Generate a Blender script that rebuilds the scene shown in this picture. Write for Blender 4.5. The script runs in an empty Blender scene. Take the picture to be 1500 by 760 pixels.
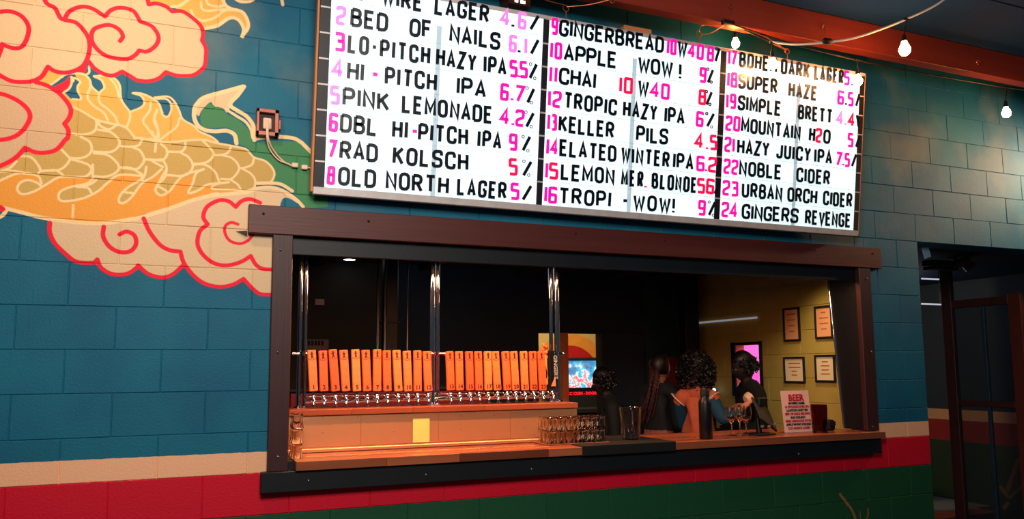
import bpy, bmesh, math, random
import numpy as np
from mathutils import Vector, Matrix, noise

# ---------------------------------------------------------------- camera, world, lights, exposure
S = bpy.context.scene
COL = S.collection
PI = math.pi
Z0 = 1.067                                    # height of the cream / red paint line above the floor
FPX, PITCH, YAW, ROLL = 1121.4827, 0.1046943, 0.3896396, -0.0075101
CAM = Vector((0.767876, -4.063932, 0.509909 + Z0))
SHY = 41.12278
_f = Vector((math.sin(YAW)*math.cos(PITCH), math.cos(YAW)*math.cos(PITCH), math.sin(PITCH)))
_r = Vector((math.cos(YAW), -math.sin(YAW), 0)); _u = _r.cross(_f)
CR = _r*math.cos(ROLL) + _u*math.sin(ROLL); CU = -_r*math.sin(ROLL) + _u*math.cos(ROLL); CF = _f
cd = bpy.data.cameras.new('camera'); cam = bpy.data.objects.new('camera', cd); COL.objects.link(cam)
cam.matrix_world = Matrix(((CR.x, CU.x, -CF.x, CAM.x), (CR.y, CU.y, -CF.y, CAM.y), (CR.z, CU.z, -CF.z, CAM.z), (0, 0, 0, 1)))
cd.sensor_width = 36; cd.lens = FPX/1500*36; cd.shift_y = SHY/1500; cd.clip_start = .05; cd.clip_end = 100
S.camera = cam
S.view_settings.view_transform = 'Standard'; S.view_settings.look = 'None'
S.view_settings.exposure = 0.0; S.view_settings.gamma = 1.0; S.view_settings.use_curve_mapping = False
w = bpy.data.worlds.new('world'); S.world = w; w.use_nodes = True
w.node_tree.nodes['Background'].inputs[0].default_value = (.26, .40, .52, 1)
w.node_tree.nodes['Background'].inputs[1].default_value = .09

def lamp(name, kind, loc, energy, color, target=None, size=.3, size_y=None, spot=60, blend=.6):
    l = bpy.data.lights.new(name, kind); l.energy = energy; l.color = color
    if kind == 'AREA':
        l.size = size
        if size_y: l.shape = 'RECTANGLE'; l.size_y = size_y
    else: l.shadow_soft_size = size
    if kind == 'SPOT': l.spot_size = math.radians(spot); l.spot_blend = blend
    o = bpy.data.objects.new(name, l); COL.objects.link(o); o.location = loc
    if target is not None:
        o.rotation_euler = (Vector(target) - Vector(loc)).to_track_quat('-Z', 'Y').to_euler()
    return o
WARM = (1, .74, .46); AMBER = (1, .42, .14)
lamp('mural_spot_lamp', 'SPOT', (.35, -1.15, 3.88), 78, (1, .70, .42), (.25, 0, 2.6), .08, spot=105, blend=1)
lamp('room_ceiling_lamp', 'AREA', (1.0, -3.6, 3.6), 150, (1, .90, .78), (1.5, 0, 1.5), 1.4)
lamp('room_right_lamp', 'SPOT', (7.6, -.6, 3.3), 150, (1, .62, .36), (6.85, 0, 2.95), .1, spot=95, blend=1)
lamp('tap_strip_lamp', 'AREA', (2.2, .04, 2.185), 40, (1, .43, .18), (2.2, .12, 1.2), 1.8, .03)
lamp('counter_strip_lamp', 'AREA', (4.35, .04, 2.185), 8.5, (1, .42, .18), (4.35, .1, 1.1), 1.2, .03)
lamp('bar_yellow_lamp', 'SPOT', (5.1, .55, 2.44), 26, (1, .80, .42), (5.55, .85, 1.35), .08, spot=80, blend=1)
lamp('bar_fill_lamp', 'POINT', (2.6, 1.7, 2.3), 1.6, (.75, .85, 1), size=.1)  # unseen fill light added to lift the dark wall behind the bar
lamp('back_room_lamp', 'POINT', (4.5, 3.6, 2.5), 150, (1, .72, .34), size=.1)
lamp('pink_room_lamp', 'POINT', (6.3, 1.75, 2.2), 14, (1, .40, .85), size=.1)
lamp('magenta_floor_lamp', 'POINT', (6.45, 1.55, 1.0), 10, (1, .02, .55), size=.1)
lamp('passage_lamp', 'POINT', (8.0, 2.2, 2.3), 3.0, (.85, .9, 1), size=.1)

# ---------------------------------------------------------------- pixel to world helpers
def ray(x, y): return CF*FPX + CR*(x-750) - CU*(y-380-SHY)
def at(x, y, Y=0.0):
    d = ray(x, y); return CAM + d*((Y-CAM.y)/d.y)
def atz(x, y, z):
    d = ray(x, y); return CAM + d*((z-CAM.z)/d.z)
def atx(x, y, X):
    d = ray(x, y); return CAM + d*((X-CAM.x)/d.x)

# ---------------------------------------------------------------- materials
def lin(c): return tuple(((v/255)/12.92 if v/255 <= .04045 else ((v/255+.055)/1.055)**2.4) for v in c)
MATS = {}
def mat(name, rgb, rough=.6, metal=0., var=.12, scale=8., bump=0., bscale=60., emit=0., trans=0., ior=1.45, alpha=1., stretch=(1, 1, 1), rgb2=None, coat=0.):
    if name in MATS: return MATS[name]
    m = bpy.data.materials.new(name); m.use_nodes = True; nt = m.node_tree; N = nt.nodes; L = nt.links
    b = N['Principled BSDF']; c = lin(rgb)
    tc = N.new('ShaderNodeTexCoord'); mp = N.new('ShaderNodeMapping'); L.new(tc.outputs['Object'], mp.inputs[0]); mp.inputs['Scale'].default_value = stretch
    nz = N.new('ShaderNodeTexNoise'); nz.inputs['Scale'].default_value = scale; nz.inputs['Detail'].default_value = 4
    L.new(mp.outputs[0], nz.inputs['Vector'])
    mx = N.new('ShaderNodeMix'); mx.data_type = 'RGBA'; L.new(nz.outputs['Fac'], mx.inputs['Factor'])
    c2 = lin(rgb2) if rgb2 else tuple(v*(1-var*2) for v in c)
    c1 = c if rgb2 else tuple(min(1, v*(1+var)) for v in c)
    mx.inputs['A'].default_value = (*c2, 1); mx.inputs['B'].default_value = (*c1, 1)
    L.new(mx.outputs['Result'], b.inputs['Base Color'])
    b.inputs['Roughness'].default_value = rough; b.inputs['Metallic'].default_value = metal
    b.inputs['Transmission Weight'].default_value = trans; b.inputs['IOR'].default_value = ior; b.inputs['Alpha'].default_value = alpha
    b.inputs['Coat Weight'].default_value = coat
    if emit: L.new(mx.outputs['Result'], b.inputs['Emission Color']); b.inputs['Emission Strength'].default_value = emit
    if bump:
        n2 = N.new('ShaderNodeTexNoise'); n2.inputs['Scale'].default_value = bscale; L.new(mp.outputs[0], n2.inputs['Vector'])
        bp = N.new('ShaderNodeBump'); bp.inputs['Strength'].default_value = bump; bp.inputs['Distance'].default_value = .004
        L.new(n2.outputs['Fac'], bp.inputs['Height']); L.new(bp.outputs[0], b.inputs['Normal'])
    MATS[name] = m; return m

# ---------------------------------------------------------------- mesh builder
class MB:
    def __init__(s): s.v = []; s.f = []; s.sm = []
    def add(s, v, f, smooth=False):
        o = len(s.v); s.v += [tuple(p) for p in v]; s.f += [tuple(i+o for i in q) for q in f]; s.sm += [smooth]*len(f); return s
    def box(s, a, b, c=0., M=None):
        lo = [min(a[i], b[i]) for i in range(3)]; hi = [max(a[i], b[i]) for i in range(3)]
        if c <= 0:
            v = [Vector((hi[0] if i & 1 else lo[0], hi[1] if i & 2 else lo[1], hi[2] if i & 4 else lo[2])) for i in range(8)]
            f = [(0, 4, 6, 2), (1, 3, 7, 5), (0, 1, 5, 4), (2, 6, 7, 3), (0, 2, 3, 1), (4, 5, 7, 6)]
        else:
            c = min(c, *[(hi[i]-lo[i])*.49 for i in range(3)])
            v = []
            for i in range(8):
                s3 = [(i >> k) & 1 for k in range(3)]
                for ax in range(3):
                    v.append(Vector([(hi[k] if s3[k] else lo[k]) + (0 if k == ax else (-c if s3[k] else c)) for k in range(3)]))
            ix = lambda i, ax: i*3+ax
            f = []
            for ax in range(3):
                o = [k for k in range(3) if k != ax]
                for sd in (0, 1):
                    q = [(sd << ax) | (x << o[0]) | (y << o[1]) for x, y in ((0, 0), (1, 0), (1, 1), (0, 1))]
                    f.append([ix(i, ax) for i in q])
                for x in (0, 1):
                    for y in (0, 1):
                        i = (x << o[0]) | (y << o[1]); j = i | (1 << ax)
                        f.append([ix(i, o[0]), ix(j, o[0]), ix(j, o[1]), ix(i, o[1])])
            for i in range(8): f.append([ix(i, 0), ix(i, 1), ix(i, 2)])
            ctr = Vector([(lo[k]+hi[k])/2 for k in range(3)]); g = []
            for q in f:
                n = (v[q[1]]-v[q[0]]).cross(v[q[2]]-v[q[0]]); m = sum((v[i] for i in q), Vector())/len(q)
                g.append(tuple(q) if n.dot(m-ctr) > 0 else tuple(reversed(q)))
            f = g
        if M is not None: v = [M @ p for p in v]
        return s.add(v, f)
    def tube(s, pts, r, n=10, cap=True, smooth=True):
        pts = [Vector(p) for p in pts]; R = r if isinstance(r, (list, tuple)) else [r]*len(pts)
        v = []; f = []; prev = None
        for i, p in enumerate(pts):
            d = (pts[min(i+1, len(pts)-1)] - pts[max(i-1, 0)]).normalized()
            if prev is None: a = d.orthogonal().normalized()
            else: a = (prev - d*prev.dot(d)); a = a.normalized() if a.length > 1e-6 else d.orthogonal().normalized()
            prev = a; b = d.cross(a)
            for k in range(n):
                t = 2*PI*k/n; v.append(p + (a*math.cos(t) + b*math.sin(t))*R[i])
        for i in range(len(pts)-1):
            for k in range(n):
                f.append((i*n+k, i*n+(k+1) % n, (i+1)*n+(k+1) % n, (i+1)*n+k))
        s.add(v, f, smooth)
        if cap:
            s.add(v[:n], [tuple(range(n-1, -1, -1))]); s.add(v[-n:], [tuple(range(n))])
        return s
    def lathe(s, prof, n=20, M=None, smooth=True):
        v = []; f = []
        for r, z in prof:
            for k in range(n):
                t = 2*PI*k/n; v.append(Vector((r*math.cos(t), r*math.sin(t), z)))
        for i in range(len(prof)-1):
            for k in range(n): f.append((i*n+k, i*n+(k+1) % n, (i+1)*n+(k+1) % n, (i+1)*n+k))
        if M is not None: v = [M @ p for p in v]
        return s.add(v, f, smooth)
    def ball(s, c, r, n=10, m=7, sc=(1, 1, 1)):
        c = Vector(c); pr = [(math.sin(PI*i/m)*r, -math.cos(PI*i/m)*r) for i in range(m+1)]
        return s.lathe(pr, n, Matrix.Translation(c) @ Matrix.Diagonal((*sc, 1)))
    def quadstrip(s, A, B, smooth=False):
        n = len(A); return s.add(list(A)+list(B), [(i, i+1, n+i+1, n+i) for i in range(n-1)], smooth)
    def build(s, name, m, parent=None, loc=None, rz=0, rot=None, smooth_angle=None, **p):
        me = bpy.data.meshes.new(name); me.from_pydata([tuple(q) for q in s.v], [], s.f)
        me.polygons.foreach_set('use_smooth', s.sm); me.update()
        if any(s.sm): me.set_sharp_from_angle(angle=math.radians(smooth_angle or 40))
        me.materials.append(m); return link(name, me, parent, loc, rz, rot, **p)
def link(name, me, parent=None, loc=None, rz=0, rot=None, **p):
    o = bpy.data.objects.new(name, me); COL.objects.link(o)
    if parent is not None: o.parent = parent
    if loc is not None: o.location = loc
    if rot is not None: o.rotation_euler = rot
    elif rz: o.rotation_euler = (0, 0, rz)
    for k, v in p.items(): o[k] = v
    return o
def thing(name, label, category, loc=(0, 0, 0), rz=0, group=None, kind=None):
    o = link(name, None, None, loc, rz); o['label'] = label; o['category'] = category
    if group: o['group'] = group
    if kind: o['kind'] = kind; 
    return o
def tag(o, label, category, group=None):
    o['label'] = label; o['category'] = category
    if group: o['group'] = group
    return o
def copy_tree(o, parent=None):
    c = o.copy(); COL.objects.link(c); c.parent = parent
    for ch in KIDS.get(o.name, []): copy_tree(ch, c)
    return c
KIDS = {}
def kids(root):
    for o in list(COL.objects):
        if o.parent is not None: KIDS.setdefault(o.parent.name, [])
    KIDS.clear()
    for o in COL.objects:
        if o.parent is not None: KIDS.setdefault(o.parent.name, []).append(o)

# strokes: polylines with rounded corners turned into flat extruded ribbons
def fillet(pts, r, closed=False, n=3):
    out = []; N = len(pts)
    for i, p in enumerate(pts):
        p = Vector(p)
        if r <= 0 or (not closed and i in (0, N-1)): out.append(p); continue
        a = Vector(pts[i-1])-p; b = Vector(pts[(i+1) % N])-p
        la, lb = a.length, b.length; rr = min(r, la*.5, lb*.5)
        a = p+a.normalized()*rr; b = p+b.normalized()*rr
        for k in range(n+1):
            t = k/n; out.append(a*(1-t)**2 + p*2*t*(1-t) + b*t*t)
    return out
def ribbon(mb, pts, w, closed=False, t=.004, y=0.):
    P = [Vector(p) for p in pts]
    Q = [P[0]]
    for p in P[1:]:
        if (p-Q[-1]).length > 1e-5: Q.append(p)
    if closed and (Q[0]-Q[-1]).length < 1e-5: Q.pop()
    P = Q; N = len(P); L = []; R = []
    for i in range(N):
        d0 = (P[i]-P[i-1]) if (i or closed) else (P[1]-P[0]); d1 = (P[(i+1) % N]-P[i]) if (i < N-1 or closed) else d0
        d0.normalize(); d1.normalize(); n0 = Vector((-d0.y, d0.x)); n1 = Vector((-d1.y, d1.x)); m = (n0+n1)
        m = m.normalized() if m.length > 1e-4 else n0
        k = w/2/max(.5, m.dot(n0)); L.append(P[i]+m*k); R.append(P[i]-m*k)
    v = [(p.x, y-t, p.y) for p in L]+[(p.x, y-t, p.y) for p in R]+[(p.x, y, p.y) for p in L]+[(p.x, y, p.y) for p in R]
    f = []
    for i in range(N if closed else N-1):
        j = (i+1) % N
        f += [(i, N+i, N+j, j), (i, j, 2*N+j, 2*N+i), (N+j, N+i, 3*N+i, 3*N+j)]
    if not closed: f += [(0, 2*N, 3*N, N), (N-1, 2*N-1, 4*N-1, 3*N-1)]
    mb.add(v, f)
W5 = .5
GL = {
 'A': [(0, 0, ((0, 0), (.25, 1), (.5, 0))), (0, 0, ((.09, .3), (.41, .3)))],
 'B': [(0, 0, ((0, 0), (0, 1))), (0, .2, ((0, 1), (.46, 1), (.46, .54), (0, .54))), (0, .22, ((0, .54), (.5, .54), (.5, 0), (0, 0)))],
 'C': [(0, .24, ((.5, .7), (.5, 1), (0, 1), (0, 0), (.5, 0), (.5, .3)))],
 'D': [(0, 0, ((0, 0), (0, 1))), (0, .3, ((0, 1), (.5, 1), (.5, 0), (0, 0)))],
 'E': [(0, 0, ((.45, 1), (0, 1), (0, 0), (.45, 0))), (0, 0, ((0, .53), (.38, .53)))],
 'F': [(0, 0, ((.45, 1), (0, 1), (0, 0))), (0, 0, ((0, .53), (.38, .53)))],
 'G': [(0, .24, ((.5, .72), (.5, 1), (0, 1), (0, 0), (.5, 0), (.5, .46))), (0, 0, ((.5, .46), (.28, .46)))],
 'H': [(0, 0, ((0, 0), (0, 1))), (0, 0, ((.5, 0), (.5, 1))), (0, 0, ((0, .52), (.5, .52)))],
 'I': [(0, 0, ((.0, 0), (.0, 1)))],
 'J': [(0, .22, ((.42, 1), (.42, 0), (0, 0), (0, .28)))],
 'K': [(0, 0, ((0, 0), (0, 1))), (0, 0, ((.48, 1), (.0, .42))), (0, 0, ((.16, .6), (.5, 0)))],
 'L': [(0, 0, ((0, 1), (0, 0), (.44, 0)))],
 'M': [(0, 0, ((0, 0), (0, 1), (.3, .25), (.6, 1), (.6, 0)))],
 'N': [(0, 0, ((0, 0), (0, 1), (.48, 0), (.48, 1)))],
 'O': [(1, .26, ((0, 0), (0, 1), (.5, 1), (.5, 0)))],
 'P': [(0, 0, ((0, 0), (0, 1))), (0, .22, ((0, 1), (.5, 1), (.5, .46), (0, .46)))],
 'R': [(0, 0, ((0, 0), (0, 1))), (0, .22, ((0, 1), (.48, 1), (.48, .5), (0, .5))), (0, 0, ((.24, .5), (.5, 0)))],
 'S': [(0, .23, ((.5, .74), (.5, 1), (0, 1), (0, .52), (.5, .5), (.5, 0), (0, 0), (0, .26)))],
 'T': [(0, 0, ((0, 1), (.52, 1))), (0, 0, ((.26, 1), (.26, 0)))],
 'U': [(0, .26, ((0, 1), (0, 0), (.5, 0), (.5, 1)))],
 'V': [(0, 0, ((0, 1), (.25, 0), (.5, 1)))],
 'W': [(0, 0, ((0, 1), (.16, 0), (.33, .8), (.5, 0), (.66, 1)))],
 'Y': [(0, 0, ((0, 1), (.25, .48), (.5, 1))), (0, 0, ((.25, .48), (.25, 0)))],
 'Z': [(0, 0, ((0, 1), (.48, 1), (0, 0), (.48, 0)))],
 '0': [(1, .07, ((0, 0), (0, 1), (.44, 1), (.44, 0)))],
 '1': [(0, 0, ((0, 0), (0, 1)))],
 '2': [(0, .09, ((0, .82), (0, 1), (.44, 1), (.44, .56), (0, .34), (0, 0), (.44, 0)))],
 '3': [(0, .07, ((0, 1), (.44, 1), (.44, .54), (.12, .54))), (0, .07, ((.12, .54), (.46, .54), (.46, 0), (0, 0)))],
 '4': [(0, 0, ((.36, 0), (.36, 1), (0, .3), (.52, .3)))],
 '5': [(0, .07, ((.44, 1), (0, 1), (0, .56), (.44, .56), (.44, 0), (0, 0)))],
 '6': [(0, .07, ((.44, .86), (.44, 1), (0, 1), (0, .2))), (1, .07, ((0, 0), (0, .52), (.44, .52), (.44, 0)))],
 '7': [(0, 0, ((0, 1), (.46, 1), (.12, 0)))],
 '8': [(1, .06, ((.02, .54), (.02, 1), (.42, 1), (.42, .54))), (1, .06, ((0, 0), (0, .54), (.44, .54), (.44, 0)))],
 '9': [(0, .07, ((0, 0), (.44, 0), (.44, .8))), (1, .07, ((0, .46), (0, 1), (.44, 1), (.44, .46)))],
 '.': [(0, 0, ((0, -.03), (0, .1)))], '-': [(0, 0, ((0, .5), (.24, .5)))],
 '!': [(0, 0, ((0, .25), (0, 1))), (0, 0, ((0, -.05), (0, .08)))],
 '/': [(0, 0, ((0, 0), (.42, 1)))], '\\': [(0, 0, ((.3, 0), (.15, .6), (0, .95)))],
 'o': [(1, .08, ((-.08, .84), (-.08, 1), (.08, 1), (.08, .84)))], 'q': [(1, .08, ((-.08, .02), (-.08, .18), (.08, .18), (.08, .02)))],
}
def gwidth(c): return max(p[0] for s_ in GL[c] for p in s_[2]) - min(p[0] for s_ in GL[c] for p in s_[2])
"""Strokes of one glyph as a mesh; h = cap height, w = stroke width, origin at the lower left."""
def glyph_mesh(c, h, w, sx=1., name='letter'):
    mb = MB()
    for closed, r, pts in GL[c]:
        q = [((p[0]*sx)*h + (w/2 if c not in 'oq' else 0), w/2+p[1]*(h-w)) for p in pts]
        ribbon(mb, fillet(q, r*h, bool(closed)), w, bool(closed))
    me = bpy.data.meshes.new(name); me.from_pydata(mb.v, [], mb.f); return me

# ---------------------------------------------------------------- the dragon and cloud mural, traced as strokes, rasterised as flat paint in wall coordinates
CROP = {'A': (0, 0, 6.25), 'B': (200, 0, 6.25), 'C': (0, 90, 6.25), 'D': (220, 90, 6.25), 'E': (0, 190, 6.25), 'G': (220, 190, 6.25), 'H': (0, 300, 6.25), 'K': (200, 280, 4.75), 'X': (0, 0, 1), 'L': (1180, 700, 7.5)}
def parse(s):
    """'A 1,2 3,4 / B 5,6' : letter switches the drawing frame, / is a corner"""
    segs = [[]]; c = CROP['X']
    for t in s.split():
        if t in CROP: c = CROP[t]
        elif t == '/': segs.append([segs[-1][-1]])
        else:
            x, y = t.split(','); P = at(c[0]+float(x)/c[2], c[1]+float(y)/c[2]); segs[-1].append((P.x, P.z))
    out = []
    for g in segs:
        g = np.array(g)
        if len(g) < 3: out.append(g); continue
        q = np.vstack([2*g[0]-g[1], g, 2*g[-1]-g[-2]]); t = np.linspace(0, 1, 7)[:-1, None]
        for i in range(1, len(q)-2):
            a, b, c_, d = q[i-1], q[i], q[i+1], q[i+2]
            out.append(.5*((2*b)+(-a+c_)*t+(2*a-5*b+4*c_-d)*t**2+(-a+3*b-3*c_+d)*t**3))
        out.append(q[-2:-1])
    return np.vstack(out)
class Paint:
    def __init__(s, x0, x1, z0, z1, res):
        s.x0, s.z0, s.res = x0, z0, res; s.w = int((x1-x0)/res); s.h = int((z1-z0)/res)
        s.x1 = x0+s.w*res; s.z1 = z0+s.h*res
        s.im = np.zeros((s.h, s.w, 4), np.float32)
    def px(s, p): return (np.asarray(p)-[s.x0, s.z0])/s.res
    def put(s, m, ys, xs, col, soft=1.):
        a = m[..., None]*soft; v = s.im[ys, xs]; c = np.array([*col, 1], np.float32)
        v[..., :3] = v[..., :3]*(1-a)+c[:3]*a; v[..., 3:] = np.maximum(v[..., 3:], a)
    def fill(s, path, col):
        p = s.px(parse(path)); acc = np.zeros((s.h, s.w+1), np.int16)
        for a, b in zip(p, np.roll(p, -1, 0)):
            if a[1] > b[1]: a, b = b, a
            y = np.arange(max(0, math.ceil(a[1]-.5)), min(s.h, math.ceil(b[1]-.5)))
            if len(y) == 0: continue
            x = a[0]+(y+.5-a[1])*(b[0]-a[0])/(b[1]-a[1]); acc[y, np.clip(np.ceil(x-.5).astype(int), 0, s.w)] += 1
        m = (np.cumsum(acc, 1)[:, :s.w] % 2).astype(np.float32)
        s.put(m, slice(None), slice(None), [v/255 for v in col])
    def stroke(s, path, col, wpx, soft=1.2):
        p = s.px(parse(path)); r = wpx*.0031/2/s.res
        lo = np.maximum(np.floor(p.min(0)-r-3).astype(int), 0); hi = np.minimum(np.ceil(p.max(0)+r+3).astype(int), [s.w, s.h])
        if (hi <= lo).any(): return
        D = np.full((hi[1]-lo[1], hi[0]-lo[0]), 1e9, np.float32)
        for a, b in zip(p[:-1], p[1:]):
            l2 = np.maximum(np.floor(np.minimum(a, b)-r-3).astype(int), lo); h2 = np.minimum(np.ceil(np.maximum(a, b)+r+3).astype(int), hi)
            if (h2 <= l2).any(): continue
            X, Y = np.meshgrid(np.arange(l2[0], h2[0])+.5, np.arange(l2[1], h2[1])+.5); d = b-a; L = (d**2).sum()+1e-9
            t = np.clip(((X-a[0])*d[0]+(Y-a[1])*d[1])/L, 0, 1); q = np.hypot(X-a[0]-t*d[0], Y-a[1]-t*d[1])
            v = D[l2[1]-lo[1]:h2[1]-lo[1], l2[0]-lo[0]:h2[0]-lo[0]]; np.minimum(v, q, out=v)
        s.put(np.clip((r-D)/soft+.5, 0, 1), slice(lo[1], hi[1]), slice(lo[0], hi[0]), [v/255 for v in col])
    def image(s, name):
        i = bpy.data.images.new(name, s.w, s.h, alpha=True); i.alpha_mode = 'STRAIGHT'; i.pixels.foreach_set(s.im.ravel()); i.update(); i.pack(); return i
CREAM = (228, 192, 152); GOLD = (232, 178, 84); OLIVE = (205, 165, 88); ORANGE = (240, 158, 58); LINE = (250, 214, 160); RED = (248, 0, 46); GREEN = (62, 132, 84); TEAL = (40, 98, 112)
pt = Paint(-1.3, 1.75, Z0+.8, Z0+3.0, .002)
F = pt.fill; K_ = pt.stroke
# green tail
F('D 545,380 480,430 460,520 480,590 560,610 700,605 770,645 815,750 G 835,140 / 900,170 960,240 1050,290 1110,350 1130,420 1100,480 / 1200,500 1300,570 1400,680 1420,720 / X 470,304 480,303 / 480,228 / G 1480,200 1400,120 1340,110 1250,105 1150,100 1000,115 950,120 925,30 / D 910,640 870,590 800,530 700,480 660,430 600,415', GREEN)
F('D 855,222 700,265 600,290 500,320 430,380 390,430 440,500 470,450 530,385 560,370 / 590,410 660,425 700,470 / 740,410 740,370 800,310 860,240', CREAM)
K_('D 860,228 800,310 740,372 740,410 800,450 880,500 935,570 955,640 955,720', LINE, 7)
K_('D 700,440 790,500 870,550 920,620 940,700', LINE, 5)
K_('D 955,705 1060,692 1200,690 1320,705 1390,745 / G 1400,130 1440,170 1475,205', LINE, 7)
K_('D 850,228 700,270 500,328 430,388 405,440 405,520 440,590 510,630 600,640 700,635 770,670 790,750', LINE, 7)
# gold fringe
F('C 560,280 600,295 660,345 735,345 720,290 705,240 730,180 / 690,120 760,112 820,170 840,230 910,290 / 950,240 930,180 860,145 960,135 1040,160 1100,220 1110,350 1190,460 / 1290,420 1320,380 1290,320 1215,290 1300,300 1400,340 1460,390 1500,470 / D 110,480 160,500 / 185,440 180,400 / 215,380 260,450 300,530 400,590 450,640 560,690 620,740 / G 760,150 500,140 / 240,150 0,180 / E 1200,130 / 700,60 / C 600,600 600,380', GOLD)
F('B 300,60 420,100 520,170 600,240 620,262 740,235 850,165 930,180 980,260 970,335 1020,260 1020,190 970,110 870,80 820,50 795,0 790,-200 / 100,-200 100,40', GOLD)
# scales body, belly
F('C 640,405 760,460 880,530 1000,565 1080,580 1160,610 1230,690 / G 65,110 240,110 320,100 480,90 600,120 760,150 880,180 950,250 1060,290 1130,370 1130,440 1080,490 970,490 / 960,540 850,560 / 600,600 0,640 / E 700,640 / 0,600 -400,560 / -400,300 400,180 600,60 / C 600,520', OLIVE)
F('E -400,640 -200,560 0,465 160,405 280,405 350,440 / 375,505 440,490 550,432 700,432 800,430 / 980,480 1090,418 1280,422 / 1310,450 1320,480 1400,430 / G 120,400 300,440 400,420 / 380,560 530,500 620,490 / 580,540 750,548 860,562 / 800,590 560,610 400,630 200,700 0,750 / H 1200,130 950,170 700,165 400,125 200,75 0,25 -200,-20 -400,-40', ORANGE)
F('E 370,510 330,480 250,460 180,490 160,550 210,590 320,560 440,490', OLIVE)
F('E 860,430 800,490 660,520 560,560 535,610 560,650 650,650 780,620 900,560 980,490', OLIVE)
F('E 1310,440 1180,520 1100,600 1090,660 1130,670 1200,620 1300,490 1340,440', OLIVE)
F('G 130,440 70,500 50,560 100,600 180,560 240,480 320,410', OLIVE)
F('G 420,400 390,490 350,580 450,550 530,500 600,470', OLIVE)
# lower cloud
F('H 440,140 450,260 520,380 620,480 700,530 860,535 / 920,570 1000,625 1100,640 1190,620 1270,560 / K 15,520 80,575 170,600 250,580 330,510 / 400,590 480,645 580,665 670,650 745,610 / 800,670 860,715 930,720 / 1000,725 1000,90 1120,80 1060,20 1000,0 / G 1240,590 1120,535 1000,535 900,570 560,605 400,625 200,695 0,750 / H 1200,135 950,165 700,155', CREAM)
for s_ in ('-300,-30 0,22 200,70 400,120 700,160 950,168 1200,130 K 20,185 200,130 400,60 560,20 G 560,600 800,580 900,570 980,535 1120,528 1240,570 1340,640 1400,705', 'G 980,490 1100,488 1200,500 1300,560'): K_('H '+s_ if s_[0] == '-' else s_, LINE, 6)
K_('H 60,45 30,90 0,110 -60,140', LINE, 6)
# clouds at the upper left
F('B 95,-300 95,-60 110,40 / 180,30 270,60 325,105 / 420,105 520,170 590,240 610,310 600,370 / 635,440 635,520 620,610 540,680 460,695 360,690 270,660 / 200,720 100,745 0,735 / A 1180,690 1120,655 / 1040,690 960,680 870,630 810,560 / 760,500 500,200 / 300,-300', CREAM)
F('A -900,-300 / 350,-300 410,0 500,70 550,160 590,180 / 700,210 790,310 820,400 810,500 770,590 700,640 600,665 500,650 440,610 / 380,700 300,740 200,750 100,740 0,690 -150,600 / -500,640 -900,600', CREAM)
F('C -900,-10 -150,60 0,130 100,180 200,190 300,185 / 430,220 540,290 620,380 650,450 630,520 590,570 / 625,630 620,700 E 600,90 520,180 420,210 320,205 230,165 / 150,250 50,310 -100,360 -400,380 -900,330', (216, 176, 138))
F('C 340,185 440,60 600,110 540,170 460,225', GOLD)
F('C 800,30 770,115 690,100 620,95 700,60', RED); F('C 480,235 590,180 640,130 645,200 600,280 540,295', RED)
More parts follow.
